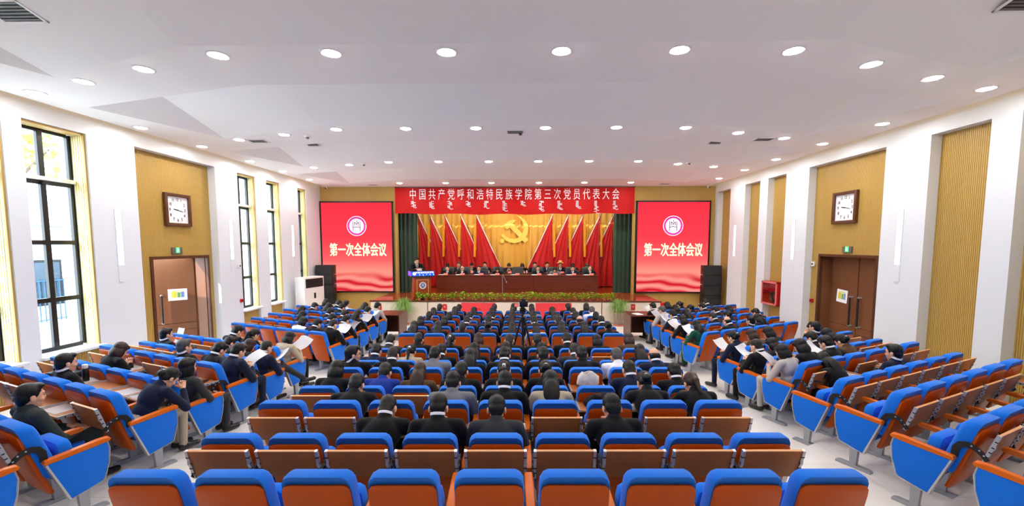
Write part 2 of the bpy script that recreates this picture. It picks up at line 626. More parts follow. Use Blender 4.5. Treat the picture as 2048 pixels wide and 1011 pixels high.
# windows on the left wall
def window(n, y0, y1):
    xg = -8.34 if y0 < 8 else -8.27
    dp = xg + .05
    w = thing('window_%d' % n, '', '', (xg, 0, 0))
    del w['label'], w['category']
    struct(w)
    bm = bmesh.new()
    t = .07 if y0 < 8 else .05
    mh = .045 if y0 < 8 else .03
    zs = [0.95, 1.86, 2.90, 3.98, 4.9]
    ym = (y0 + y1) / 2
    for y in (y0, y1 - t):
        box(bm, -.035, .03, y, y + t, zs[0], zs[-1], bevel=.006)
    box(bm, -.03, .03, ym - mh, ym + mh, zs[0], zs[-1], bevel=.006)
    for i, z in enumerate(zs):
        h = .05 if i in (0, 3, 4) else .04
        box(bm, -.028, .028, y0 + t, y1 - t, z - h, z + h)
    finish('frame', bm, M['black'], w)
    me = None
    for a, b in ((y0 + t, ym - mh), (ym + mh, y1 - t)):
        for i in range(4):
            bm = bmesh.new()
            z0, z1 = zs[i] + .04, zs[i + 1] - .04
            vs = [bm.verts.new(p) for p in ((0, a, z0), (0, b, z0), (0, b, z1), (0, a, z1))]
            bm.faces.new(vs)
            finish('pane', bm, M['glass'], w)
    bm = bmesh.new()
    box(bm, .05, .10, y0 + .02, y1 - .02, 4.0, 4.07, bevel=.01)
    finish('roller_box', bm, M['acwhite'], w)
    bm = bmesh.new()
    box(bm, .05, .09, ym - .05, ym + .05, 3.94, 3.985, bevel=.01)
    finish('latch', bm, M['black'], w)
    bm = bmesh.new()
    box(bm, -.05, -7.91 - xg, y0 - .03, y1 + .03, .88, .93, bevel=.012)
    finish('sill', bm, M['white'], w)
    # ribbed jambs and ribbed panel under the sill
    bm = bmesh.new()
    grooved(bm, dp, -8.07, .93, 4.9, y1 - .012, pitch=.045)
    trim(bm, M['reveal'])
    bm = bmesh.new()
    box(bm, -8.07, -8.03, y1 - .03, y1 - .001, .93, HZ)
    trim(bm, M['ochre'])
    bm = bmesh.new()
    box(bm, dp, -8.06, y0 + .001, y0 + .012, .93, HZ)
    box(bm, dp, -8.05, y0 + .012, y1 - .03, HZ - .04, HZ - .001)
    trim(bm, M['ochre'])
    bm = bmesh.new()
    grooved(bm, y0, y1, 0, .88, 8.08, mtx=RZp)
    trim(bm, M['ochre'])
    bm = bmesh.new()
    box(bm, -8.55, -8.2, y0, y1, -.1, .88)
    trim(bm, M['white'])


n = 0
for kind, y0, y1 in LW:
    if kind == 'win':
        n += 1
        window(n, y0, y1)


# doors: ribbed niche wall with an opening, deep jambs, leaves
def door(n, sgn, y0, y1, f0, f1, top):
    """niche y0..y1, frame opening f0..f1"""
    def X(v):
        return sgn * v
    bm = bmesh.new()
    mt = RZp if sgn < 0 else RZp @ Matrix.Rotation(PI, 4, 'Z')
    def rib(a, b, z0, z1):
        if sgn < 0:
            grooved(bm, a, b, z0, z1, 8.2, mtx=mt)
        else:
            grooved(bm, -b, -a, z0, z1, 8.2, mtx=mt)
    rib(y0, f0 - .07, 0, top + .07)
    rib(f1 + .07, y1, 0, top + .07)
    rib(y0, y1, top + .07, HZ)
    trim(bm, M['ochre'])
    bm = bmesh.new()
    a, b = sorted((X(8.23), X(8.55)))
    box(bm, a, b, y0, f0 - .02, 0, HZ)
    box(bm, a, b, f1 + .02, y1, 0, HZ)
    box(bm, a, b, f0 - .02, f1 + .02, top + .02, HZ)
    trim(bm, M['white'])
    d = thing('door_%d' % n, '', '', (0, 0, 0))
    del d['label'], d['category']
    struct(d)
    bm = bmesh.new()
    a, b = sorted((X(8.17), X(8.25)))
    for p, q in ((f0 - .07, f0), (f1, f1 + .07)):
        box(bm, a, b, p, q, 0, top + .07, bevel=.008)
    box(bm, a, b, f0, f1, top, top + .07, bevel=.008)
    finish('architrave', bm, M['frame'], d)
    bm = bmesh.new()
    a, b = sorted((X(8.25), X(8.56)))
    box(bm, a, b, f0 - .02, f0 + .015, 0, top + .015)
    box(bm, a, b, f1 - .015, f1 + .02, 0, top + .015)
    box(bm, a, b, f0 - .02, f1 + .02, top - .005, top + .02)
    finish('jamb', bm, M['wood'], d)
    return d


def leaf(d, w, h, loc, rz, hs):
    """door leaf hinged at its origin, extends along +x, faces -y"""
    o = thing('leaf', '', '', loc, rz)
    del o['label'], o['category']
    o.parent = d
    bm = bmesh.new()
    box(bm, .002, w - .002, .012, .038, .02, h - .002)
    box(bm, 0, w, 0, .05, .02, .62)
    box(bm, 0, w, 0, .05, .635, .80)
    box(bm, 0, w, 0, .05, .815, h)
    finish('leaf_panel', bm, M['wood'], o)
    bm = bmesh.new()
    hx = w - .12 if hs > 0 else .12
    for y in (-.075, .125):
        tube(bm, [(hx, y, .84), (hx, y, 1.56)], .02)
    finish('pull_handle', bm, M['blackplastic'], o, smooth=True)
    bm = bmesh.new()
    for z in (.84, 1.56):
        tube(bm, [(hx, .14, z), (hx, -.09, z)], .024)
    finish('handle_mount', bm, M['silver'], o, smooth=True)
    return o


d1 = door(1, -1, 9.04, 11.41, 9.52, 11.2, 2.52)
leaf(d1, .83, 2.51, (-8.56, 11.18, 0), R_(-90 - 43), 1)
leaf(d1, .83, 2.51, (-8.56, 9.54, 0), R_(90 + 78), 1)
d2 = door(2, 1, 9.43, 11.85, 9.72, 11.5, 2.55)
leaf(d2, .889, 2.549, (8.50, 11.49, 0), R_(-90), 1)
leaf(d2, .889, 2.549, (8.52, 10.6, 0), R_(-90), -1)

# cove lights along both long walls
for s in (-1, 1):
    bm = bmesh.new()
    box(bm, s * 7.5 - .03, s * 7.5 + .03, -3, 17.3, 5.25, 5.27)
    trim(bm, M['cove'])

# ------------------------------------------------------------------ ceiling
CZ = 5.2
HC = 0.5
bm = bmesh.new()
outer = [(-7.72, -3.2), (7.72, -3.2), (7.72, 17.44), (-7.72, 17.44)]


def coffer(yn):
    yf = yn + 2.2
    near = [(-7.2, yn + .95), (-3.87, yn), (3.87, yn), (7.2, yn + .95)]
    far = [(6.35, yf + .9), (3.85, yf), (-3.85, yf), (-6.35, yf + .9)]
    top = [(-6.3, yn + .69), (-3.6, yn), (3.6, yn), (6.3, yn + .69)]
    return near, far, top


def loop(pts, z):
    vs = [bm.verts.new((x, y, z)) for x, y in pts]
    return vs, [bm.edges.new((vs[i], vs[(i + 1) % len(vs)])) for i in range(len(vs))]


COF = [6.38 + 3.43 * k for k in (-2, -1, 0, 1, 2)]
ov, oe = loop(outer, CZ)
edges = list(oe)
cv = []
for yn in COF:
    ne, fa, tp = coffer(yn)
    vs, es = loop(ne + fa, CZ)
    edges += es
    cv.append((vs, tp))
bmesh.ops.triangle_fill(bm, use_beauty=True, edges=edges)
for vs, tp in cv:
    n0, n1, n2, n3, f0, f1, f2, f3 = vs
    t0, t1, t2, t3 = [bm.verts.new((x, y, CZ + HC)) for x, y in tp]
    for q in ((n0, n1, t1, t0), (n1, n2, t2, t1), (n2, n3, t3, t2), (t1, t2, f1, f2), (t2, t3, f0, f1), (t0, t1, f2, f3), (n3, f0, t3), (n0, t0, f3)):
        bm.faces.new(q)
# turned-up edges of the suspended ceiling along the light coves
for s in (0, 1):
    a, b = (ov[1], ov[2]) if s == 0 else (ov[3], ov[0])
    c = [bm.verts.new((v.co.x, v.co.y, CZ + .04)) for v in (a, b)]
    bm.faces.new((a, b, c[1], c[0]))
ceil = struct(finish('ceiling', bm, M['ceil']))
bm = bmesh.new()
box(bm, -8.55, 8.55, -3.4, 17.6, 5.62, 5.75)
struct(finish('ceiling_slab', bm, M['white'], ceil))

# ------------------------------------------------------------------ stage
HS = 0.84
bm = bmesh.new()
box(bm, -5.27, 5.22, 15.34, 17.44, 0, HS - .012)
box(bm, -5.27, 5.22, 17.40, 21.1, 0, HS - .012)
stage = struct(finish('stage_platform', bm, M['marble']))
bm = bmesh.new()
box(bm, -5.27, 5.22, 15.34, 21.1, HS - .012, HS)
finish('floor_boards', bm, M['stagewood'], stage)
bm = bmesh.new()
box(bm, -5.31, 5.26, 15.26, 15.34, HS - .05, HS + .002, bevel=.008)
finish('nosing', bm, M['frame'], stage)
for x0, x1 in ((-5.28, -3.205), (-3.175, -.01), (.01, 3.115), (3.145, 5.23)):
    bm = bmesh.new()
    box(bm, x0, x1, 15.285, 15.34, 0.02, HS - .05, bevel=.004)
    finish('front_panel', bm, M['marble'], stage)
bm = bmesh.new()
for x in (-3.19, 3.13):
    box(bm, x - .014, x + .014, 15.282, 15.34, 0, HS - .05)
finish('front_joint', bm, M['frame'], stage)

M['stageblack'] = pmat('stage_house_black', (30, 26, 24), 0.8, var=0.1)
bm = bmesh.new()
box(bm, -5.5, -5.3, 17.6, 21.2, 0, 5.9)
struct(finish('wall_stage_left', bm, M['stageblack']))
bm = bmesh.new()
box(bm, 5.25, 5.45, 17.6, 21.2, 0, 5.9)
struct(finish('wall_stage_right', bm, M['stageblack']))
bm = bmesh.new()
box(bm, -5.5, 5.45, 21.0, 21.2, 0, 5.9)
struct(finish('wall_stage_back', bm, M['stageblack']))
bm = bmesh.new()
box(bm, -5.5, 5.45, 17.6, 21.2, 5.8, 5.9)
struct(finish('ceiling_stage', bm, M['stageblack']))

# lamps of the stage house, hung behind the banner
for i, x in enumerate((-3.6, -1.2, 1.2, 3.6)):
    L = bpy.data.objects.new('stage_lamp', bpy.data.lights.new('stage_lamp', 'AREA'))
    COL.objects.link(L)
    L.data.shape = 'RECTANGLE'
    L.data.size = 1.2
    L.data.size_y = .4
    L.data.energy = STAGE_W / 4
    L.data.color = (1.0, 0.9, 0.76)
    L.location = (x, 17.8, 5.25)
    L.rotation_euler = Vector((0, .62, -1)).to_track_quat('-Z', 'Y').to_euler()


# curtains
def curtain(name, x0, x1, z0, z1, y, amp, wl, mat, label, cat, seed=0):
    rnd = random.Random(seed)
    bm = bmesh.new()
    n = int((x1 - x0) / wl * 8)
    ph = rnd.random() * 6
    rows = []
    for j in range(5):
        z = z0 + (z1 - z0) * j / 4
        row = []
        for i in range(n + 1):
            x = x0 + (x1 - x0) * i / n
            t = x / wl * 2 * PI + ph + .8 * math.sin(x * 2.3) + .15 * math.sin(z * 2 + x * 5)
            a = amp * (0.75 + .35 * math.sin(x * 3.7 + 1))
            s = math.sin(t)
            row.append(bm.verts.new((x, y + a * (s if s > -.2 else -.2 + (s + .2) * 1.6), z)))
        rows.append(row)
    for j in range(4):
        for i in range(n):
            bm.faces.new((rows[j][i], rows[j][i + 1], rows[j + 1][i + 1], rows[j + 1][i]))
    return tag(finish(name, bm, mat, smooth=True), label, cat)


curtain('stage_curtain', -5.2, 5.15, HS + .01, 5.3, 20.55, .055, .27, M['gold'], 'golden pleated curtain across the back of the stage', 'curtain', 1)
curtain('wing_curtain', -5.05, -4.15, HS + .01, 5.2, 17.9, .05, .17, M['green'], 'dark green pleated curtain beside the speaker at the podium', 'curtain', 2)
curtain('wing_curtain', 4.08, 5.0, HS + .01, 5.2, 17.9, .05, .17, M['green'], 'dark green pleated curtain at the stage end away from the podium', 'curtain', 3)

# ------------------------------------------------------------------ outdoors, seen through the windows
bm = bmesh.new()
box(bm, -60, -8.6, -20, 60, -.5, -.12)
struct(finish('ground_outside', bm, M['pave']))
g = thing('neighbouring_building', 'white building with a dark barred window outside the big window', 'building', (-13.2, 11.6, 0))
bm = bmesh.new()
box(bm, -6, 0, 1.8, 26, -.2, 9)
box(bm, -6, -1.2, -6, 1.8, -.2, 4.4)
finish('facade', bm, M['facade'], g)
bm = bmesh.new()
for z in (2.9, 3.4):
    box(bm, -1.2, -1.17, -5.6, 1.7, z, z + .04)
finish('ledge', bm, M['vent'], g)
bm = bmesh.new()
box(bm, -1.2, -1.13, .5, 1.55, 1.0, 2.4, bevel=.01)
f_ = finish('window_frame', bm, M['black'], g)
bm = bmesh.new()
box(bm, -1.14, -1.12, .58, 1.47, 1.08, 2.32)
finish('window_pane', bm, pmat('dark_pane', (52, 64, 78), .1, var=.2), f_)
bm = bmesh.new()
for i in range(8):
    box(bm, -1.09, -1.07, .52 + i * .14, .54 + i * .14, .5, 1.8)
for z in (.55, 1.1, 1.75):
    box(bm, -1.095, -1.065, .5, 1.55, z, z + .03)
finish('window_bars', bm, M['blueiron'], g)
t = thing('garden_tree', 'leafy tree beyond the big window', 'tree', (-11.9, 9.9, -.12))
bm = bmesh.new()
tube(bm, [(0, 0, 0), (.1, .05, 3), (0, .1, 5.4), (.1, 0, 8.5)], [.2, .16, .12, .05])
for i in range(7):
    a = i * 2.2
    tube(bm, [(0, .1, 4.4 + i * .5), (math.cos(a) * 1.1, math.sin(a) * 1.1, 5.2 + i * .5)], [.05, .02], seg=6)
finish('trunk', bm, M['bark'], t, smooth=True)
bm = bmesh.new()
rnd = random.Random(5)
for i in range(2200):
    a, b = rnd.random() * 2 * PI, rnd.uniform(-1, 1)
    r = rnd.random() ** .4
    c = Vector((1.9 * r * math.cos(a) * math.sqrt(1 - b * b), 1.9 * r * math.sin(a) * math.sqrt(1 - b * b), 7.0 + 2.6 * r * b))
    u = Vector((rnd.uniform(-1, 1), rnd.uniform(-1, 1), rnd.uniform(-1, 1))).normalized()
    w = u.orthogonal().normalized()
    s = rnd.uniform(.06, .13)
    bm.faces.new([bm.verts.new(c + q) for q in (u * s, w * s * .5, -u * s, -w * s * .5)])
o = finish('foliage', bm, M['leaf'], t)
o['kind'] = 'stuff'

# ================================================================== SEATS
def lean(z):
    return 0.205 - (z - 0.27) * 0.30 if z > 0.27 else 0.205


def seat_meshes():
    D = {}
    half = [(.175, .43), (.205, .445), (.222, .50), (.226, .60), (.226, .72), (.226, .86), (.222, .91), (.205, .945), (.175, .965)]
    bm = bmesh.new()
    pillow(bm, half, [(.03, .012), (.006, .0), (.0, .02), (.0, .085), (.006, .105), (.03, .122), (.07, .128)], lambda z: lean(z) - .012)
    D['backrest'] = finish('backrest', bm, M['fabric'], smooth=True, link=False)
    half = [(.16, .27), (.19, .283), (.204, .33), (.214, .50), (.218, .70), (.218, .82), (.214, .866), (.198, .892), (.165, .90)]
    bm = bmesh.new()
    pillow(bm, half, [(.006, .018), (.0, .0), (.0, -.014), (.012, -.022)], lambda z: lean(z) - .012 - .016 * math.sin((z - .27) / .63 * PI))
    D['back_shell'] = finish('back_shell', bm, M['shell'], smooth=True, link=False)
    # tip-up cushion, folded and down
    hs = [(.16, .0), (.195, .015), (.214, .06), (.218, .2), (.218, .34), (.205, .41), (.17, .435)]
    rings = [(.03, -.045), (.006, -.035), (0, -.015), (0, .035), (.006, .052), (.03, .062), (.07, .066)]
    for k, mt in (('up', Matrix.Translation((0, .335, .30)) @ Matrix.Rotation(R_(6), 4, 'X') @ Matrix.Rotation(PI, 4, 'Z')),
                  ('down', Matrix.Translation((0, .20, .425)) @ Matrix.Rotation(R_(-86), 4, 'X'))):
        bm = bmesh.new()
        pillow(bm, hs, rings, lambda z: 0)
        bmesh.ops.transform(bm, matrix=mt, verts=bm.verts)
        D['seat_' + k] = finish('seat_cushion', bm, M['fabric'], smooth=True, link=False)
    bm = bmesh.new()
    prism(bm, [(.125, .592), (.50, .622), (.575, .628), (.59, .645), (.575, .668), (.50, .668), (.125, .632), (.115, .612)], 0, -.032, .032, bevel=.008)
    D['armrest'] = finish('armrest', bm, M['arm'], smooth=True, link=False)
    bm = bmesh.new()
    pan = [(.135, .592), (.555, .625), (.568, .56), (.555, .43), (.515, .275), (.50, .262), (.275, .205), (.262, .215)]
    prism(bm, pan, 0, -.028, .028, bevel=.006)
    D['end_panel'] = finish('end_panel', bm, M['fabric'], smooth=True, link=False)
    bm = bmesh.new()
    prism(bm, [(.125, .59), (.14, .592), (.280, .20), (.262, .203)], 0, -.032, .032)
    tube(bm, [(0, .262, .202), (0, .505, .256), (0, .522, .272), (0, .562, .43), (0, .575, .56), (0, .56, .625)], .007, seg=6)
    for s in (-.028, .028):
        tube(bm, [(s, .262, .202), (s, .505, .256), (s, .522, .272), (s, .562, .43), (s, .575, .56), (s, .56, .625)], .004, seg=5)
    D['edge_trim'] = finish('edge_trim', bm, M['silver'], link=False)
    bm = bmesh.new()
    prism(bm, [(.30, .60), (.42, .60), (.40, .03), (.335, .03)], 0, -.026, .026, bevel=.004)
    prism(bm, [(.19, 0), (.19, .022), (.22, .034), (.51, .034), (.54, .022), (.54, 0)], 0, -.032, .032, bevel=.004)
    D['pedestal'] = finish('pedestal', bm, M['grey'], smooth=True, link=False)
    # writing tablet folded against the shell, and opened flat
    for k in ('fold', 'open'):
        if k == 'fold':
            mt = Matrix.Translation((0, -.128, .862)) @ Matrix.Rotation(R_(17), 4, 'X')     # hangs down along -z
        else:
            mt = Matrix.Translation((0, -.235, .722)) @ Matrix.Rotation(R_(91), 4, 'X')
        bm = bmesh.new()
        box(bm, -.226, .226, -.009, .009, -.262, -.004, bevel=.003)
        bmesh.ops.transform(bm, matrix=mt, verts=bm.verts)
        D['tab_' + k] = finish('writing_tablet', bm, M['tablet'], smooth=True, link=False)
        bm = bmesh.new()
        box(bm, -.226, .226, -.0105, .0105, -.006, .002, bevel=.002)
        bmesh.ops.transform(bm, matrix=mt, verts=bm.verts)
        D['edge_' + k] = finish('tablet_edge', bm, M['tabedge'], link=False)
        for s, nm in ((-1, 'a'), (1, 'b')):
            bm = bmesh.new()
            x = s * .236
            prism(bm, [(.014, .002), (-.014, .002), (-.014, -.09), (-.022, -.12), (-.014, -.15), (-.014, -.275), (.010, -.275), (.014, -.1)], 0, x - .011, x + .011, mi=0)
            for z in (-.06, -.12, -.17, -.22):
                box(bm, x - .013, x + .013, -.0155, .004, z - .005, z + .005, mi=1)
            bmesh.ops.transform(bm, matrix=mt, verts=bm.verts)
            D['brk_%s_%s' % (k, nm)] = finish('bracket', bm, [M['silver'], M['black']], link=False)
    for s, nm in ((-1, 'a'), (1, 'b')):
        bm = bmesh.new()
        x = s * .243
        out = [(.16, .575), (.155, .66), (.12, .715), (.06, .735), (.0, .72), (-.05, .68), (-.085, .625), (-.06, .60), (-.03, .64), (.01, .675), (.06, .685), (.095, .665), (.11, .62), (.11, .575)]
        for i in range(6):
            q = [out[i], out[i + 1], out[12 - i], out[13 - i]]
            prism(bm, q, 0, x - .006, x + .006)
        for y, z in ((-.05, .655), (-.02, .69), (.03, .71)):
            box(bm, x - .009, x + .009, y - .006, y + .006, z - .006, z + .006, mi=1)
        D['pivot_' + nm] = finish('pivot_arm', bm, [M['blackplastic'], M['silver']], link=False)
    return D


SM = seat_meshes()
SEATS = {}
PAPER = []


def make_seat(key, x, y, z, rz, hp, tab, up, ends, label, full=True, dz=0.0):
    """ends: (arm on the -x side too, panel on -x, panel on +x)"""
    t = thing('theatre_seat', label, 'seat', (x, y, z), rz, 'fixed blue theatre seats')
    inst('backrest', SM['backrest'], t)
    inst('back_shell', SM['back_shell'], t)
    inst('seat_cushion', SM['seat_up' if up else 'seat_down'], t)
    inst('armrest', SM['armrest'], t, (hp, 0, 0))
    inst('pedestal', SM['pedestal'], t, (hp, 0, 0))
    if ends[0]:
        inst('armrest', SM['armrest'], t, (-hp, 0, 0))
        inst('pedestal', SM['pedestal'], t, (-hp, 0, 0))
    for i, s in ((1, -1), (2, 1)):
        if ends[i]:
            p = inst('end_panel', SM['end_panel'], t, (s * hp, 0, 0))
            inst('edge_trim', SM['edge_trim'], p)
    if tab:
        w = inst('writing_tablet', SM['tab_' + tab], t, (0, 0, dz))
        if full:
            inst('tablet_edge', SM['edge_' + tab], w)
            inst('bracket', SM['brk_%s_a' % tab], w)
            inst('bracket', SM['brk_%s_b' % tab], w)
            inst('pivot_arm', SM['pivot_a'], t, (0, 0, dz))
            inst('pivot_arm', SM['pivot_b'], t, (0, 0, dz))
    SEATS[key] = t
    return t


# row geometry: (y at x = 0 or at the aisle seat, tier)
CY = [2.58, 3.36, 4.12, 4.89, 5.66, 6.42, 7.18, 8.96, 9.71, 10.46, 11.22, 11.98]
CT = [4, 3, 3, 2, 2, 1, 1, 0, 0, 0, 0, 0]
LY = [2.75, 3.50, 4.32, 5.08, 5.83, 6.56, 7.28, 9.08, 9.84, 10.60, 11.36, 12.10]
RY = [3.02, 3.79, 4.55, 5.33, 6.06, 6.80, 7.53, 9.26, 10.02, 10.78, 11.54, 12.30]
ST = [4, 3, 3, 2, 2, 1, 1, 0, 0, 0, 0, 0]

# who sits where.  hair: m short, z cropped, g grey, d thinning, b bob, l long, p ponytail, u bun; cloth key; pose
PC = ['. . . . . . . . .',
      '. . zkl mkb mcb . mkb . .',
      '. mkl . mgb mkb lbb . ukl pkl',
      'bkb mrl lob mkb pkb ukb . znb mkb',
      'mku zkb mgb lkb mkb mkb mkb gwb dnb',
      'mnb pbb mkb lkb lkb bkb zcb . lkb',
      'mcb mkb pkb bob zkb mkb mkb bkb bob',
      'lkb lkb mkb ukb lkb lyb lnb lkb ukb',
      'bkb bkb mnb mkb bkb mnb zkb dkb mkb',
      'mkb bkb mcb mkb bkb mkb lkb bkb bkb',
      'lkb lkb lkb bkb pkb mgb bkb mkb gwb',
      'mkb pkb . pkb bkb mkb . mkb bkb']
PL = ['. . . . . .', '. mdu . . . .', 'unl . . mku . .', 'bcu . . . bkb .', 'mnp mkb gku . . .', 'znx bkb mkb . . mku',
      'bbp . pkb mkb . .', 'zkp mkb bwb . . .', 'mkp mnb . bkb . .', 'lkp mkb mkb . bkb .', 'mkp . mkb lkb mkb .', 'mlu lkb uwu mkb bkb .']
PR = ['. . . . . .', '. . . . . .', '. . . . . .', '. lkl . mnu . .', 'blp bkb mkp uob . .', 'zkp bkb . mkb lkb .',
      'unx bob bkb . mku lkl', 'lep . dkb mku lnb .', 'bkp . zkb unb . mkb', 'mnp lkb . mkb bkb .', 'glp bkb ukb mkb . .', 'mkp bnb ukb . mkb .']
rs = random.Random(11)


def cells(s):
    return [None if c == '.' else c for c in s.split()]


OCC = {}
for blk, P in (('C', PC), ('L', PL), ('R', PR)):
    for r, s in enumerate(P):
        for i, c in enumerate(cells(s)):
            if c:
                OCC[(blk, r, i)] = c
BNAME = {'C': 'centre block', 'L': 'window block', 'R': 'fire cabinet block'}


def rowname(blk, r):
    # the block's own visible rows, counted from the back
    return ORD[r] + ' row from back'


def seatname(blk, i):
    if blk == 'C':
        return ORD[i] + ' from windows'
    return 'aisle seat' if i == 0 else ORD[i] + ' from aisle'


def xform(blk, r, i):
    if blk == 'C':
        x = (i - 4) * .55
        return x, CY[r] + .022 * x, TZ[CT[r]], R_(1.3)
    if blk == 'L':
        a = R_(22.3)
        return -4.29 - i * .52 * math.cos(a), LY[r] + i * .52 * math.sin(a), TZ[ST[r]], -a
    a = R_(26.3)
    return 4.42 + i * .555 * math.cos(a), RY[r] + i * .555 * math.sin(a), TZ[ST[r]], a


def tab_dz(blk, r):
    # tablets sit at the height of the row that uses them, one tier up at a step
    T = CT if blk == 'C' else ST
    return .45 * (TZ[T[r - 1]] - TZ[T[r]]) if r else 0.0


NS = {'C': 9, 'L': 6, 'R': 6}
EXTRA_OPEN = {('C', 4, 6), ('C', 3, 6), ('R', 2, 5), ('L', 2, 1), ('L', 2, 2), ('L', 3, 1), ('L', 3, 2), ('L', 4, 3)}
for blk in 'CLR':
    for r in range(12):
        for i in range(NS[blk]):
            if blk != 'C' and r == 0 and i > 1:
                continue
            x, y, z, rz = xform(blk, r, i)
            hp = {'C': .275, 'L': .26, 'R': .2775}[blk]
            key = (blk, r, i)
            occ = key in OCC
            behind = (blk, r - 1, i) in OCC
            notab = (r == 7) or r == 0
            tab = None
            if not notab:
                tab = 'open' if behind or key in EXTRA_OPEN else 'fold'
                if tab == 'open' and behind and OCC[(blk, r - 1, i)][2] in 'px':
                    tab = 'fold'
            left_end = (i == 0 and blk != 'L') or (blk == 'L' and i == NS[blk] - 1)
            right_end = (blk == 'C' and i == 8) or (blk == 'L' and i == 0) or (blk == 'R' and i == 5)
            st = 'blue seat' if occ else 'empty blue seat'
            lb = '%s, %s, %s, %s' % (st, BNAME[blk], rowname(blk, r), seatname(blk, i))
            make_seat(key, x, y, z, rz, hp, tab, not occ, (left_end, left_end, right_end), lb, full=r < 7, dz=tab_dz(blk, r))
            if tab == 'open' and (behind and rs.random() < .8):
                PAPER.append(key)

# ================================================================== PEOPLE
def eval_remesh(bm, voxel, smooth=3, fac=.5):
    me = bpy.data.meshes.new('tmp')
    bm.to_mesh(me)
    bm.free()
    o = bpy.data.objects.new('tmp', me)
    COL.objects.link(o)
    md = o.modifiers.new('r', 'REMESH')
    md.mode = 'VOXEL'
    md.voxel_size = voxel
    if smooth:
        sm = o.modifiers.new('s', 'SMOOTH')
        sm.factor = fac
        sm.iterations = smooth
    dg = bpy.context.evaluated_depsgraph_get()
    out = bpy.data.meshes.new_from_object(o.evaluated_get(dg))
    bpy.data.objects.remove(o)
    bpy.data.meshes.remove(me)
    return out


def build(prims):
    bm = bmesh.new()
    for p in prims:
        if p[0] == 'c':
            capsule(bm, p[1], p[2], p[3], p[4], seg=14)
        else:
            ellipsoid(bm, p[1], p[2], p[3] if len(p) > 3 and p[3] else 0.0, seg=18, rg=12)
    return bm


def centres(me):
    a = np.empty(len(me.polygons) * 3)
    me.polygons.foreach_get('center', a)
    return a.reshape(-1, 3)


def nearest(c, prims):
    best = np.full(len(c), 1e9)
    idx = np.zeros(len(c), int)
    for k, (p, mi) in enumerate(prims):
        if p[0] == 'c':
            a, b = np.array(p[1], float), np.array(p[3], float)
            d = b - a
            t = np.clip(((c - a) @ d) / max(d @ d, 1e-9), 0, 1)
            s = np.linalg.norm(c - a - t[:, None] * d, axis=1) - (p[2] + (p[4] - p[2]) * t)
        else:
            q = (c - np.array(p[1], float))
            if len(p) > 3 and p[3]:
                ca, sa = math.cos(-p[3]), math.sin(-p[3])
                q = np.stack([q[:, 0], q[:, 1] * ca - q[:, 2] * sa, q[:, 1] * sa + q[:, 2] * ca], 1)
            r = np.array(p[2], float)
            s = (np.linalg.norm(q / r, axis=1) - 1) * r.min()
        m = s < best
        best[m] = s[m]
        idx[m] = mi
    return idx


SKIN, JACK, TROU, SHOE, SHIRT, TIE, LIP = range(7)
BODYM = [M['skin'], CLOTH['k'], CLOTH['k'], M['shoe'], M['shirt'], CLOTH['k'], M['lip']]


def head_mesh():
    pr = [('e', (0, -.012, .045), (.074, .092, .086)), ('e', (0, .022, .01), (.064, .066, .085)),
          ('e', (0, .03, -.045), (.055, .06, .058)), ('e', (0, .052, -.08), (.03, .032, .024)),
          ('e', (0, .088, -.012), (.013, .022, .022)), ('c', (0, .086, .028), .009, (0, .098, -.012), .011),
          ('e', (0, .068, .042), (.05, .025, .016)), ('e', (.038, .058, -.02), (.024, .026, .024)), ('e', (-.038, .058, -.02), (.024, .026, .024)),
          ('e', (0, .08, -.048), (.024, .013, .012)),
          ('e', (.078, -.008, -.002), (.011, .021, .034)), ('e', (-.078, -.008, -.002), (.011, .021, .034)),
          ('c', (0, -.02, -.03), .056, (0, -.03, -.075), .052)]
    me = eval_remesh(build(pr), .0065, 3)
    c = centres(me)
    mi = np.zeros(len(c), int)
    mi[(np.abs(c[:, 0]) < .021) & (np.abs(c[:, 2] + .048) < .0075) & (c[:, 1] > .082)] = LIP
    me.polygons.foreach_set('material_index', mi.astype(np.int32))
    return me


def hand_mesh():
    pr = []
    for i, x in enumerate((-.033, -.011, .011, .033)):
        pr.append(('c', (x * .55, .008, 0), .015, (x, .082, 0), .012))
        L = (.062, .076, .082, .07)[i]
        pr.append(('c', (x, .084, 0), .0088, (x * 1.08, .084 + .52 * L, -.010), .0082))
        pr.append(('c', (x * 1.08, .084 + .52 * L, -.010), .0082, (x * 1.08, .084 + .9 * L, -.034), .007))
    pr += [('c', (.022, .022, -.004), .013, (.056, .056, -.014), .011), ('c', (.056, .056, -.014), .010, (.058, .088, -.026), .008),
           ('c', (0, -.03, 0), .026, (0, .02, 0), .026)]
    return eval_remesh(build(pr), .0048, 2)


HEAD = head_mesh()
HAND = hand_mesh()


def ik(S, W, pole, l1, l2):
    S, W = Vector(S), Vector(W)
    d = W - S
    L = min(d.length, (l1 + l2) * .995)
    a = (l1 * l1 - l2 * l2 + L * L) / (2 * L)
    h = math.sqrt(max(l1 * l1 - a * a, 1e-6))
    u = d.normalized()
    p = Vector(pole)
    p = (p - u * p.dot(u)).normalized()
    return S + u * a + p * h, S + u * L


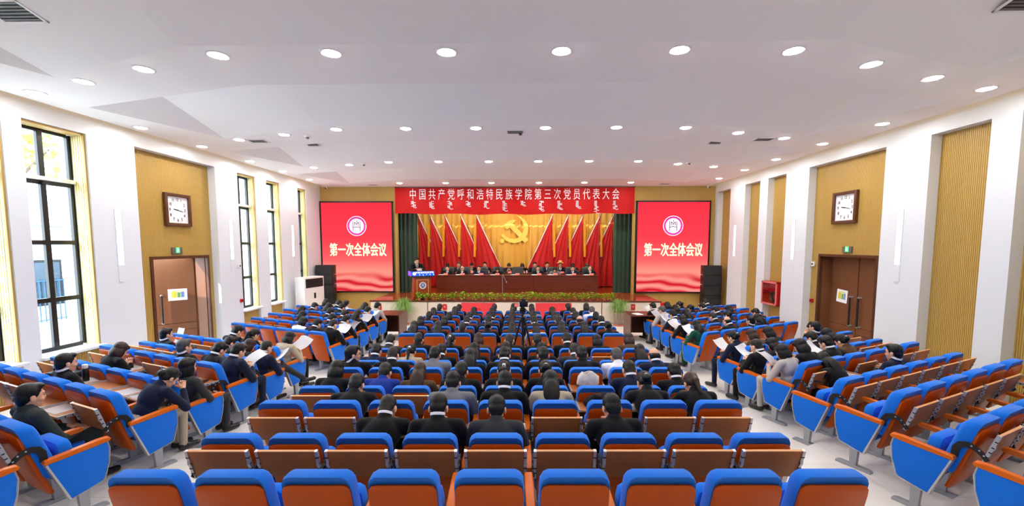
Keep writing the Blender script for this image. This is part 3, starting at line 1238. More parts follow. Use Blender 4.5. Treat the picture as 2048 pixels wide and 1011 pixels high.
def make_body(pose, female=False):
    """returns mesh (JACK/TROU/... slots) and the head frame; x right, y forward, z up; origin under the seat's back edge"""
    k = .9 if female else 1.0
    stand = pose == 'stand'
    H = Vector((0, .33, .49))
    la, ha, hp, hy = 12, 52, 38, 0
    if pose == 'l':
        la, ha, hp = 30, 62, 48
    if pose == 'u':
        la, ha, hp, hy = -4, 14, 6, 0
    if pose in 'px' and not stand:
        la, ha, hp = 6, 46, 32
    if pose == 'turn':
        la, ha, hp, hy = 2, 10, 2, -62
    if pose == 'desk':
        la, ha, hp = 14, 38, 26
    if stand:
        H = Vector((0, 0, .90))
        la, ha, hp = 8, 20, 12
    a = R_(la)
    sd = Vector((0, math.sin(a), math.cos(a)))
    Ch = H + sd * .30
    N = H + sd * .44 + Vector((0, .02 * (la > 0), 0))
    hd = N + Vector((0, math.sin(R_(ha)), math.cos(R_(ha)))) * .102
    HM = Matrix.Translation(hd) @ Matrix.Rotation(R_(hy), 4, 'Z') @ Matrix.Rotation(R_(-hp), 4, 'X')
    sw = .196 * k
    T = []
    def add(p, mi):
        T.append((p, mi))
    add(('e', tuple(H + Vector((0, 0, .02))), (.178 * k + .008, .125, .115), -a), TROU)
    add(('e', tuple(H + sd * .14), (.158 * k, .115, .13), -a), JACK)
    add(('e', tuple(Ch), (.182 * k, .118, .165), -a), JACK)
    SH = N - sd * .055
    add(('c', tuple(SH + Vector((-sw * .75, 0, 0))), .068 * k, tuple(SH + Vector((sw * .75, 0, 0))), .068 * k), JACK)
    nd = (hd - N).normalized()
    add(('c', tuple(SH + sd * .01), .078, tuple(N + nd * .012 - Vector((0, .012, 0))), .067), JACK)
    add(('c', tuple(N - Vector((0, .004, .02))), .058 * k, tuple(HM @ Vector((0, -.03, -.055))), .054 * k), SKIN)
    hands = []
    for s in (-1, 1):
        S = SH + Vector((s * sw, 0, -.005))
        if pose in ('b', 'u', 'turn', 'desk'):
            W = Vector((s * .095, .60 if pose != 'u' else .56, .765))
            if pose == 'u':
                W = Vector((s * .14, .60, .60))
        elif pose == 'l':
            W = Vector((s * .10, .76, .76))
        elif pose in ('p', 'x'):
            W = Vector((s * .115, .60, .74 if pose == 'p' else .70))
        else:
            W = Vector((s * .13, .38, 1.14))
        E, W = ik(S, W, (s * .8, -.15, -.9), .285, .255)
        add(('c', tuple(S), .068 * k, tuple(E), .054 * k), JACK)
        add(('c', tuple(E), .053 * k, tuple(W), .036), JACK)
        d = (W - E).normalized()
        hands.append((s, W, d))
    for s in (-1, 1):
        if stand:
            hipj, kn, an, toe = Vector((s * .09, 0, .86)), Vector((s * .095, .02, .47)), Vector((s * .10, -.02, .09)), Vector((s * .12, .14, .04))
        else:
            hipj, kn, an, toe = Vector((s * .09, .36, .515)), Vector((s * .115, .75, .525)), Vector((s * .12, .74, .11)), Vector((s * .13, .90, .042))
            if pose == 'x' and s > 0:
                kn, an, toe = Vector((.03, .76, .62)), Vector((.30, .93, .40)), Vector((.40, 1.08, .36))
            if female and pose != 'x':
                kn.x *= .75
                an.x *= .6
                toe.x *= .6
        add(('c', tuple(hipj), .088 * k, tuple(kn), .064 * k), TROU)
        add(('c', tuple(kn), .062 * k, tuple(an), .046), TROU)
        add(('c', tuple(an + Vector((0, -.02, -.06))), .042, tuple(toe), .036), SHOE)
    me = eval_remesh(build([t[0] for t in T]), .0135, 4)
    c = centres(me)
    mi = nearest(c, T)
    # shirt front and tie between the lapels
    rel = c - np.array(H)
    t = rel @ np.array(sd)
    fwd = rel @ np.array((0, sd.z, -sd.y))
    wv = np.clip((t - .20) / .26, 0, 1) * .062
    front = (fwd > .06) & (t > .20) & (t < .50) & (np.abs(rel[:, 0]) < wv)
    mi[front & (mi == JACK)] = SHIRT
    if not female:
        mi[front & (np.abs(rel[:, 0]) < .016)] = TIE
    me.polygons.foreach_set('material_index', mi.astype(np.int32))
    bm = bmesh.new()
    bm.from_mesh(me)
    bpy.data.meshes.remove(me)
    hm = HEAD.copy()
    sc = 1.0 if female else 1.05
    hm.transform(HM @ Matrix.Scale(sc, 4))
    bm.from_mesh(hm)
    bpy.data.meshes.remove(hm)
    for s, W, d in hands:
        h = HAND.copy()
        y = d
        zz = Vector((0, 0, 1)) if pose not in ('p', 'x') else Vector((s * .9, 0, .4))
        x = y.cross(zz).normalized()
        z = x.cross(y)
        # thumbs point inwards
        Rm = Matrix((x, y, z)).transposed().to_4x4()
        if s > 0:
            Rm = Rm @ Matrix.Diagonal((-1, 1, 1, 1))
        h.transform(Matrix.Translation(W + d * .03) @ Rm @ Matrix.Scale(.9 if female else 1, 4))
        if s > 0:
            h.flip_normals()
        bm.from_mesh(h)
        bpy.data.meshes.remove(h)
    out = bpy.data.meshes.new('person')
    bm.to_mesh(out)
    bm.free()
    for m in BODYM:
        out.materials.append(m)
    out.polygons.foreach_set('use_smooth', [True] * len(out.polygons))
    hold = [W + d * .09 for s, W, d in hands]
    HM = HM @ Matrix.Scale(sc, 4)
    nk = (HM @ Vector((0, -.03, -.055)) - N).normalized()
    NM = Matrix.Translation(N + nk * .052) @ Vector((0, 0, 1)).rotation_difference(nk).to_matrix().to_4x4()
    return out, HM, hold, NM


HAIRP = {
    'm': [('e', (0, -.02, .056), (.081, .094, .086)), ('e', (0, -.05, .01), (.073, .058, .075)), ('e', (.0, .045, .105), (.06, .045, .03)), ('e', (.05, -.005, .04), (.032, .045, .05)), ('e', (-.05, -.005, .04), (.032, .045, .05))],
    'z': [('e', (0, -.018, .052), (.0775, .091, .085)), ('e', (0, -.045, .015), (.071, .056, .068))],
    'd': [('e', (0, -.045, .005), (.078, .06, .06)), ('e', (.05, -.02, .025), (.029, .05, .045)), ('e', (-.05, -.02, .025), (.029, .05, .045)), ('e', (0, .0, .075), (.072, .06, .055))],
    'b': [('e', (0, -.02, .056), (.085, .098, .09)), ('e', (.064, -.012, -.03), (.032, .06, .09)), ('e', (-.064, -.012, -.03), (.032, .06, .09)), ('e', (0, -.062, -.03), (.08, .052, .095)), ('e', (0, .05, .09), (.062, .04, .035))],
    'l': [('e', (0, -.02, .056), (.085, .098, .09)), ('e', (.062, -.02, -.04), (.032, .055, .10)), ('e', (-.062, -.02, -.04), (.032, .055, .10)), ('e', (0, -.066, -.03), (.082, .05, .11)),
          ('e', (0, -.085, -.14), (.092, .042, .15), R_(8)), ('e', (0, .05, .09), (.06, .04, .035))],
    'p': [('e', (0, -.02, .056), (.0815, .094, .087)), ('e', (0, -.05, .01), (.073, .058, .072)), ('c', (0, -.10, .03), .03, (0, -.135, -.02), .036), ('c', (0, -.135, -.02), .036, (.005, -.13, -.17), .018), ('e', (0, .045, .10), (.058, .045, .03)), ('e', (.055, -.005, .03), (.03, .045, .05)), ('e', (-.055, -.005, .03), (.03, .045, .05))],
    'u': [('e', (0, -.02, .056), (.0815, .094, .087)), ('e', (0, -.05, .01), (.073, .058, .072)), ('e', (0, -.115, .015), (.05, .036, .046)), ('e', (0, .045, .10), (.058, .045, .03)), ('e', (.055, -.005, .03), (.03, .045, .05)), ('e', (-.055, -.005, .03), (.03, .045, .05))],
}
for k_ in 'mz':
    HAIRP[k_].append(('e', (0, -.058, -.028), (.058, .036, .05)))
HAIRP['g'] = HAIRP['m']


def hair_mesh(k):
    me = eval_remesh(build(HAIRP[k]), .0075, 3)
    me.name = 'hair'
    me.materials.append(HAIR[{'z': 'z', 'g': 'g'}.get(k, 'k')])
    me.polygons.foreach_set('use_smooth', [True] * len(me.polygons))
    return me


HM_ = {k: hair_mesh(k) for k in HAIRP}
BODY = {}


def body(pose, fem):
    if (pose, fem) not in BODY:
        BODY[(pose, fem)] = make_body(pose, fem)
    return BODY[(pose, fem)]


def small(name, mat, fn):
    bm = bmesh.new()
    fn(bm)
    return finish(name, bm, mat, smooth=True, link=False)


COLLAR = small('shirt_collar', M['shirt'], lambda b: lathe(b, [(.062, -.02), (.069, -.018), (.067, .006), (.063, .008), (.062, -.02)], seg=20))
EYE = small('eye', M['eye'], lambda b: ellipsoid(b, (0, 0, 0), (.0115, .006, .006), seg=10, rg=6))
BROW = small('eyebrow', M['eye'], lambda b: tube(b, [(-.016, -.004, -.002), (0, .001, .003), (.016, -.003, .001)], [.002, .004, .002], seg=5))
CLIP = small('hair_clip', M['shirt'], lambda b: (ellipsoid(b, (0, 0, 0), (.022, .010, .012), seg=10, rg=6), tube(b, [(-.012, -.004, 0), (-.014, -.008, -.04)], .005, seg=5), tube(b, [(.012, -.004, 0), (.016, -.008, -.036)], .005, seg=5)))


def glasses_fn(b):
    for s in (-1, 1):
        tube(b, [(s * .032 + .02 * math.cos(q * PI / 6), .0, .016 * math.sin(q * PI / 6)) for q in range(13)], .0018, seg=5, caps=False)
        tube(b, [(s * .052, 0, .004), (s * .078, -.035, .006), (s * .08, -.085, .004)], .0018, seg=5)
    tube(b, [(-.012, 0, .004), (.012, 0, .004)], .0018, seg=5)


GLASS = small('glasses', M['black'], glasses_fn)
HAT = small('hat', M['straw'], lambda b: lathe(b, [(.001, .10), (.05, .10), (.075, .085), (.085, .03), (.088, .0), (.125, -.004), (.15, .006), (.15, 0), (.12, -.012), (.08, -.01)], seg=28))
STYLE = {'m': 'short black hair', 'z': 'cropped dark hair', 'g': 'greying hair', 'd': 'thinning hair', 'b': 'bobbed black hair', 'l': 'long black hair', 'p': 'black ponytail', 'u': 'black hair bun'}
FEM = set('blpu')


def person(style, cloth, pose, x, y, z, rz, label, haircol=None, face=False, trousers=None, glasses=False, clip=False, hat=False, sx=1.0, group=None):
    fem = style in FEM
    me, HM, hold, NM = body(pose, fem)
    o = inst('person', me, None, (x, y, z), (0, 0, rz))
    tag(o, label, 'person', group)
    o.scale = (sx, sx, sx)
    def slot(i, m):
        o.material_slots[i].link = 'OBJECT'
        o.material_slots[i].material = m
    slot(JACK, CLOTH[cloth])
    slot(TROU, CLOTH[trousers or ('k' if cloth in 'wrlgbyeo' else cloth)])
    if cloth in 'gdekoyj' or fem:
        if cloth != 'w' and (fem or cloth in 'gy'):
            slot(SHIRT, CLOTH[cloth] if fem and cloth != 'k' else (M['shirt'] if not fem else CLOTH['k' if rs.random() < .5 else 'w']))
    slot(TIE, CLOTH[rs.choice('knc')] if not fem else CLOTH[cloth])
    h = inst('hair', HM_[style], o)
    h.matrix_local = HM
    if not fem and cloth in 'knc' and (face or rs.random() < .5):
        q = inst('shirt_collar', COLLAR, o)
        q.matrix_local = NM
    if haircol:
        h.material_slots[0].link = 'OBJECT'
        h.material_slots[0].material = HAIR[haircol]
    def at(me_, p, nm, par=o):
        q = inst(nm, me_, o)
        q.matrix_local = HM @ Matrix.Translation(p)
        return q
    if face:
        for s in (-1, 1):
            at(EYE, (s * .031, .079, .018), 'eye')
            at(BROW, (s * .032, .087, .038), 'eyebrow')
    if glasses:
        at(GLASS, (0, .094, .016), 'glasses')
    if clip:
        at(CLIP, (0, -.125 if style in 'pu' else -.118, .05), 'hair_clip')
    if hat:
        at(HAT, (0, -.012, .10), 'hat')
    return o, [o.matrix_basis @ p for p in hold]


PNAME = dict(b='bowed over a tablet', l='leaning over to write', u='sitting upright', p='holding papers', x='legs crossed', t='turned sideways')
HANDS = {}
BROWN = {('C', 3, 2), ('C', 6, 3), ('C', 6, 8), ('L', 3, 4), ('R', 6, 1), ('L', 5, 1), ('C', 2, 8)}
CLIPS = {('C', 3, 5), ('C', 3, 4), ('C', 2, 7), ('C', 6, 2), ('C', 5, 1), ('R', 6, 0), ('R', 4, 3), ('L', 2, 0)}
TROUS = {('L', 2, 0): 'b', ('R', 4, 0): 'l', ('L', 5, 0): 'c', ('R', 7, 0): 'e', ('L', 11, 0): 'k', ('R', 10, 0): 'c'}
FACES = {('C', 4, 0)} | {(b, r, i) for b in 'LR' for r in range(12) for i in range(6)}
GLS = {('C', 4, 0), ('C', 3, 8), ('R', 6, 4), ('R', 7, 3), ('R', 3, 3), ('L', 3, 0)}
for key, c in OCC.items():
    blk, r, i = key
    x, y, z, rz = xform(blk, r, i)
    st, cl, po = c
    if key == ('C', 4, 0):
        po = 'turn'
    if key in (('L', 11, 0), ('R', 11, 0)):
        po = 'desk'
    col = 'brown hair' if key in BROWN else STYLE[st]
    if key in BROWN:
        col = {'l': 'long brown hair', 'b': 'bobbed brown hair', 'p': 'brown ponytail'}[st]
    lb = 'person, %s, %s top, %s, %s, %s' % (col, CNAME[cl], BNAME[blk], rowname(blk, r), seatname(blk, i))
    j = rs.uniform(-.015, .015)
    ca, sa = math.cos(rz), math.sin(rz)
    if po == 'desk':
        po_y = .02
    o, hold = person(st, cl, po, x + j * ca, y + j * sa, z, rz + rs.uniform(-.06, .06), lb, haircol='o' if key in BROWN else None,
                     face=key in FACES, trousers=TROUS.get(key), glasses=key in GLS, clip=key in CLIPS, sx=rs.uniform(.985, 1.02), group='seated audience')
    HANDS[key] = (hold, rz)

# ================================================================== CEILING FITTINGS
def dl_meshes():
    bm = bmesh.new()
    lathe(bm, [(.10, -.004), (.118, -.010), (.135, -.006), (.138, 0), (.10, 0)], seg=28)
    ring = finish('trim_ring', bm, M['acwhite'], smooth=True, link=False)
    bm = bmesh.new()
    lathe(bm, [(.102, -.004), (.085, -.013), (.05, -.02), (0, -.023)], seg=24)
    lens = finish('lens', bm, M['lamp'], smooth=True, link=False)
    return ring, lens


RING, LENS = dl_meshes()
ROWN = ['row nearest the camera', 'second row from the camera', 'third row from the camera', 'row nearest the stage']


def downlight(x, y, label):
    t = thing('downlight', label, 'ceiling light', (x, y, CZ), 0, 'recessed downlights')
    inst('trim_ring', RING, t)
    inst('lens', LENS, t)


xs = [-7.3, -6.1, -4.85, -3.56, -2.13, -.71, .69, 2.11, 3.5, 4.76, 6.0, 7.2]
dy = [1.25, .83, .42, .03, 0, 0, 0, 0, .05, .47, .95, 1.38]
for r, (y0, idx) in enumerate(((5.37, range(12)), (8.76, range(1, 11)), (12.2, range(1, 11)))):
    for q, k in enumerate(idx):
        downlight(xs[k], y0 + dy[k], 'round ceiling downlight, %s, %s from windows' % (ROWN[r], ORD[q]))
for q, x in enumerate((-4.42, -2.66, -.92, .88, 2.6, 4.34)):
    downlight(x, 16.34, 'round ceiling downlight, %s, %s from windows' % (ROWN[3], ORD[q]))
for s, nm, d in ((-1, 'window wall', 0), (1, 'fire cabinet wall', .04)):
    for q, y in enumerate((8.58, 10.22, 12.03, 13.67, 15.4)):
        downlight(s * 7.32 - .1, y + d, 'round ceiling downlight along the %s, %s from the camera' % (nm, ORD[q]))
# the same fittings behind the camera, over the last rows
for k, x in enumerate((-4.8, -2.1, .69, 3.5, 6.0)):
    downlight(x, 1.9, 'round ceiling downlight above the last rows, %s from windows' % ORD[k])


def vent(x, y, z, w, d, label, tilt=0.0):
    t = thing('air_vent', label, 'vent', (x, y, z))
    t.rotation_euler = (tilt, 0, 0)
    bm = bmesh.new()
    for a in ((-w / 2, w / 2, -d / 2, -d / 2 + .03), (-w / 2, w / 2, d / 2 - .03, d / 2), (-w / 2, -w / 2 + .03, -d / 2, d / 2), (w / 2 - .03, w / 2, -d / 2, d / 2)):
        box(bm, a[0], a[1], a[2], a[3], -.012, .0)
    finish('vent_frame', bm, M['acwhite'], t)
    bm = bmesh.new()
    box(bm, -w / 2 + .03, w / 2 - .03, -d / 2 + .03, d / 2 - .03, -.003, 0)
    finish('backing', bm, M['ventdark'], t)
    n = max(3, int(d / .05))
    me = None
    for i in range(n):
        yy = -d / 2 + .03 + (d - .06) * (i + .5) / n
        if me is None:
            bm = bmesh.new()
            box(bm, -w / 2 + .03, w / 2 - .03, -.012, .012, -.009, -.005)
            me = finish('slat', bm, M['vent'], link=False)
        inst('slat', me, t, (0, yy, 0))


def slope_z(y, yn):
    return CZ + HC * (1 - (y - yn) / 2.2)


TL = -math.atan(HC / 2.2)
vent(-5.75, 9.72, CZ, .42, .3, 'flat ceiling vent near the window wall')
vent(5.6, 9.8, CZ, .42, .3, 'flat ceiling vent near the fire cabinet wall')
vent(-5.15, 11.0, slope_z(11.0 - .4, 9.81) - .075, .34, .34, 'sloping ceiling vent on the window side coffer', TL)
vent(5.1, 11.0, slope_z(11.0 - .4, 9.81) - .075, .34, .34, 'sloping ceiling vent on the fire cabinet side coffer', TL)
vent(-5.6, 16.75, CZ, .4, .2, 'flat ceiling vent in front of the window side screen')
vent(5.75, 16.75, CZ, .4, .2, 'flat ceiling vent in front of the far side screen')
vent(-5.35, 4.72, slope_z(4.72 - .52, 2.95) - .03, .5, .34, 'large ceiling vent nearest the camera on the window side', TL)
vent(5.5, 4.72, slope_z(4.72 - .52, 2.95) - .03, .5, .34, 'large ceiling vent nearest the camera on the fire cabinet side', TL)
for x, y, z, lb in ((-4.41, 9.3, CZ, 'small ceiling smoke detector near second row of lights'), (-4.35, 12.45, CZ, 'small ceiling smoke detector near third row of lights'), (5.0, 12.45, CZ, 'small smoke detector on fire cabinet side of ceiling')):
    t = thing('smoke_detector', lb, 'detector', (x, y, z))
    bm = bmesh.new()
    lathe(bm, [(.07, 0), (.07, -.02), (.05, -.03), (0, -.032)], seg=18)
    finish('base', bm, M['acwhite'], t, smooth=True)
    bm = bmesh.new()
    lathe(bm, [(.035, -.03), (.032, -.055), (.02, -.062), (0, -.064)], seg=16)
    finish('sensor', bm, M['vent'], t, smooth=True)
t = thing('ceiling_camera', 'small projector bracket on the ceiling above the centre', 'bracket', (.08, 9.05, CZ))
bm = bmesh.new()
box(bm, -.16, .16, -.06, .06, -.03, 0, bevel=.01)
finish('plate', bm, M['vent'], t)
bm = bmesh.new()
tube(bm, [(.11, 0, -.03), (.11, 0, -.07)], .03)
finish('socket', bm, M['ventdark'], t)
for x, lb in ((-7.62, 'small white security camera in the corner above window side screen'), (7.6, 'small white security camera in the corner above far screen')):
    t = thing('security_camera', lb, 'camera', (x, 17.2, CZ))
    bm = bmesh.new()
    tube(bm, [(0, 0, 0), (0, 0, -.05)], .03)
    finish('mount', bm, M['acwhite'], t)
    bm = bmesh.new()
    tube(bm, [(0, .03, -.075), (.01, -.10, -.095)], .035)
    finish('body', bm, M['acwhite'], t, smooth=True)
    bm = bmesh.new()
    tube(bm, [(.01, -.10, -.095), (.011, -.115, -.098)], .028)
    finish('camera_lens', bm, M['black'], t, smooth=True)

# vertical wall lights on the pilasters
for s, ys in ((-1, (8.55, 11.92, 15.18)), (1, (8.96, 12.38, 15.72))):
    for q, y in enumerate(ys):
        t = thing('wall_light', 'slim vertical light strip on white pilaster, %s, %s from camera' % ('window wall' if s < 0 else 'fire cabinet wall', ORD[q]), 'light', (s * 8.0, y, 0))
        bm = bmesh.new()
        box(bm, -.012, .0, -.07, .07, 2.1, 3.58) if s > 0 else box(bm, 0, .012, -.07, .07, 2.1, 3.58)
        finish('housing', bm, M['white'], t)
        bm = bmesh.new()
        box(bm, -.016, -.012, -.055, .055, 2.45, 3.56) if s > 0 else box(bm, .012, .016, -.055, .055, 2.45, 3.56)
        finish('diffuser', bm, M['wash'], t)

# ================================================================== SCREENS, BANNER, EMBLEM
RX = Matrix.Rotation(PI / 2, 4, 'X')


def flat(me, p, par, nm):
    o = inst(nm, me, par)
    o.matrix_local = Matrix.Translation(p) @ RX
    return o


def disc(name, r0, r1, mat, seg=48, th=.003):
    bm = bmesh.new()
    for k in range(seg):
        a, b = 2 * PI * k / seg, 2 * PI * (k + 1) / seg
        q = [(r1 * math.cos(a), r1 * math.sin(a), 0), (r1 * math.cos(b), r1 * math.sin(b), 0)]
        q += [(r0 * math.cos(b), r0 * math.sin(b), 0), (r0 * math.cos(a), r0 * math.sin(a), 0)] if r0 > 1e-4 else [(0, 0, 0)]
        bm.faces.new([bm.verts.new(v) for v in q])
    bmesh.ops.remove_doubles(bm, verts=bm.verts, dist=1e-5)
    return finish(name, bm, mat, link=False)


def bars(segs, w):
    bm = bmesh.new()
    for (x0, z0), (x1, z1) in segs:
        d = Vector((x1 - x0, z1 - z0)).normalized() * w / 2
        nx, nz = -d.y, d.x
        bm.faces.new([bm.verts.new(p) for p in ((x0 + nx - d.x, z0 + nz - d.y, 0), (x0 - nx - d.x, z0 - nz - d.y, 0), (x1 - nx + d.x, z1 - nz + d.y, 0), (x1 + nx + d.x, z1 + nz + d.y, 0))])
    return bm


def badge(par, p, R, fieldmat, ringmat, discmat, inkmat, lettermat, step=.004):
    """round college badge: outer ring, lettering ring, open-book M between two posts, year below"""
    x, y, z = p
    flat(disc('badge_field', 0, R, fieldmat), (x, y, z), par, 'badge_field')
    flat(disc('badge_disc', 0, R * .7, discmat), (x, y - step, z), par, 'badge_disc')
    flat(disc('badge_ring', R * .74, R * .95, ringmat), (x, y - step, z), par, 'badge_ring')
    bm = bars([((-.36, .42), (-.36, -.48)), ((.36, .42), (.36, -.48)), ((-.36, -.14), (0, -.07)), ((0, -.07), (.36, -.14)), ((-.2, .05), (-.2, .38)), ((-.2, .38), (0, .22)), ((0, .22), (.2, .38)), ((.2, .38), (.2, .05)), ((0, .22), (0, .08)), ((.03, .42), (.05, .54))], .075)
    bmesh.ops.scale(bm, vec=(R, R, R), verts=bm.verts)
    flat(finish('badge_letter', bm, inkmat, link=False), (x, y - step * 2, z), par, 'badge_letter')
    flat(text_mesh('badge_year', '1953', R * .26, 0, mat=inkmat), (x, y - step * 2, z - .27 * R), par, 'badge_year')
    bm = bmesh.new()
    s = '呼和浩特民族学院'
    for k, ch in enumerate(s):
        me = text_mesh('t', ch, R * .2, 0)
        a = R_(138 - 96 * k / 7)
        me.transform(Matrix.Translation((R * .845 * math.cos(a), R * .845 * math.sin(a), 0)) @ Matrix.Rotation(a - PI / 2, 4, 'Z'))
        bm.from_mesh(me)
        bpy.data.meshes.remove(me)
    flat(finish('badge_lettering', bm, lettermat, link=False), (x, y - step * 2, z), par, 'badge_lettering')


M['violetdark'] = emat('display_violet', (96, 24, 90), .8)
M['blueink'] = pmat('badge_blue', (36, 52, 130), .5, var=.05)
for q, (x0, x1, lb) in enumerate(((-8.0, -5.0, 'large red display screen on the window side of the stage'), (4.84, 7.80, 'large red display screen on the side away from the windows'))):
    z0, z1 = .90, 4.62
    xc, zc = (x0 + x1) / 2, (z0 + z1) / 2
    t = thing('display_screen', lb, 'screen', (xc, 17.40, zc))
    w, h = (x1 - x0) / 2, (z1 - z0) / 2
    bm = bmesh.new()
    b = .055
    for a in ((-w, w, -h, -h + b), (-w, w, h - b, h), (-w, -w + b, -h, h), (w - b, w, -h, h)):
        box(bm, a[0], a[1], -.10, 0, a[2], a[3], bevel=.004)
    finish('bezel', bm, M['black'], t)
    bm = bmesh.new()
    box(bm, -w + b, w - b, -.075, -.02, -h + b, h - b)
    finish('display', bm, M['screen'], t)
    bm = bmesh.new()
    me = text_mesh('t', '第一次全体会议', .56, 0, sx=.60)
    for dx, dz in ((-.011, 0), (.011, 0), (0, .009), (0, -.009)):
        m2 = me.copy()
        m2.transform(Matrix.Translation((dx, dz, 0)))
        bm.from_mesh(m2)
        bpy.data.meshes.remove(m2)
    flat(finish('screen_lettering', bm, M['goldled'], link=False), (.03, -.078, -.14), t, 'screen_lettering')
    badge(t, (.0, -.078, .86), .40, M['whiteled'], M['pinkled'], M['whiteled'], M['violetdark'], M['violetdark'], .002)

# banner
t = thing('banner', 'long red cloth banner with white lettering above the stage', 'banner', (-.07, 17.34, 4.12))
bm = bmesh.new()
W = 4.83
cols, rows = 60, 8
g = []
for j in range(rows + 1):
    v = j / rows
    row = []
    for i in range(cols + 1):
        u = i / cols
        z = 1.06 * v - .035 * (1 - v) * math.sin(PI * u) + .02 * (1 - v) * math.sin(u * 31)
        y = -.03 * (1 - v) ** 2 + .006 * math.sin(u * 40 + v * 3) * (1 - v)
        if v > .16:
            y -= .0
        row.append(bm.verts.new((-W + 2 * W * u, y, z)))
    g.append(row)
for j in range(rows):
    for i in range(cols):
        bm.faces.new((g[j][i], g[j][i + 1], g[j + 1][i + 1], g[j + 1][i]))
r = bmesh.ops.solidify(bm, geom=bm.faces[:], thickness=.008)
finish('cloth', bm, M['bannerred'], t, smooth=True)
bm = bmesh.new()
box(bm, -W, W, -.01, .06, 1.03, 1.06)
finish('batten', bm, M['frame'], t)
chars = '中国共产党呼和浩特民族学院第三次党员代表大会'
for k, ch in enumerate(chars):
    x = -4.10 + 8.17 * k / (len(chars) - 1)
    flat(text_mesh('character', ch, .47, .003, sx=.64, mat=M['banwhite']), (x, -.02, .735), t, 'character')
# traditional vertical script: a spine with teeth, loops and tails, one word per column
rnd = random.Random(4)
WL = [.26, .30, .32, .22, .29, .40, .2, .40, .34, .3, .5, .34]
for k, L in enumerate(WL):
    bm = bmesh.new()
    segs = [((0, 0), (0, -L + .03))]
    zz = 0.0
    while zz < L - .06:
        c = rnd.random()
        s = rnd.choice((-1, -1, 1))
        if c < .4:
            segs += [((0, -zz), (s * .075, -zz - .012))]
        elif c < .7:
            segs += [((0, -zz), (s * .06, -zz - .005)), ((s * .06, -zz - .005), (s * .06, -zz - .035)), ((s * .06, -zz - .035), (0, -zz - .04))]
        else:
            segs += [((-.06, -zz - .01), (.07, -zz - .01))]
        zz += .045
    segs += [((0, -L + .03), (.05, -L)), ((.05, -L), (.10, -L + .012))]
    bm = bars([((p[0] * 1.15, p[1]), (q_[0] * 1.15, q_[1])) for p, q_ in segs], .027)
    flat(finish('script_word', bm, M['banwhite'], link=False), (-4.08 + 8.13 * k / 11, -.032, .49), t, 'script_word')

# hammer and sickle emblem hung before the gold curtain
def emb():
    s = 1 / 42.0
    cx, cz = 1030.0, 458.0
    def Q(x, z):
        return ((x - cx) * s, -(z - cz) * s)
    bm = bmesh.new()
    th = .03
    def poly(pts, f=0.0):
        prism(bm, [Q(*p) for p in pts], 1, -th - f, 0)
    A = [(1032, 428.8), (1043, 434), (1051, 441), (1056, 450), (1056.5, 459), (1054, 468), (1048, 477), (1040, 483), (1029, 485.8), (1020, 484.5), (1011, 480.5)]
    B = [(1032, 428.8), (1040, 436), (1045, 443), (1047.3, 450), (1047, 458), (1044.5, 466), (1041, 471.5), (1035, 475.5), (1027, 477), (1017, 475.3), (1009, 470.5)]
    for i in range(len(A) - 1):
        if i == 0:
            poly([A[0], A[1], B[1]])
        else:
            poly([A[i], A[i + 1], B[i + 1], B[i]])
    poly([(1009, 470.5), (1011, 480.5), (1003, 471.8), (1002.2, 470), (1005, 467.2)], .004)
    for c, r in (((1003.8, 481), 4.6), ((1005.3, 470.3), 3.2)):
        poly([(c[0] + r * math.cos(k * PI / 8), c[1] + r * math.sin(k * PI / 8)) for k in range(16)], .007)
    poly([(1006.3, 451), (1016, 441), (1027, 438.2), (1032, 439.2), (1025.5, 446.5), (1013.8, 458.5)], .006)
    poly([(1019, 454), (1026, 447), (1054, 476), (1046, 482)], .009)
    poly([(1046, 481), (1053.5, 474.5), (1056.2, 479), (1049.6, 485.6)], .012)
    return bm


o = finish('party_emblem', emb(), M['yellow'], loc=(-.07, 20.485, 3.59))
tag(o, 'flat yellow emblem of crossed hammer and sickle on the golden curtain', 'emblem')

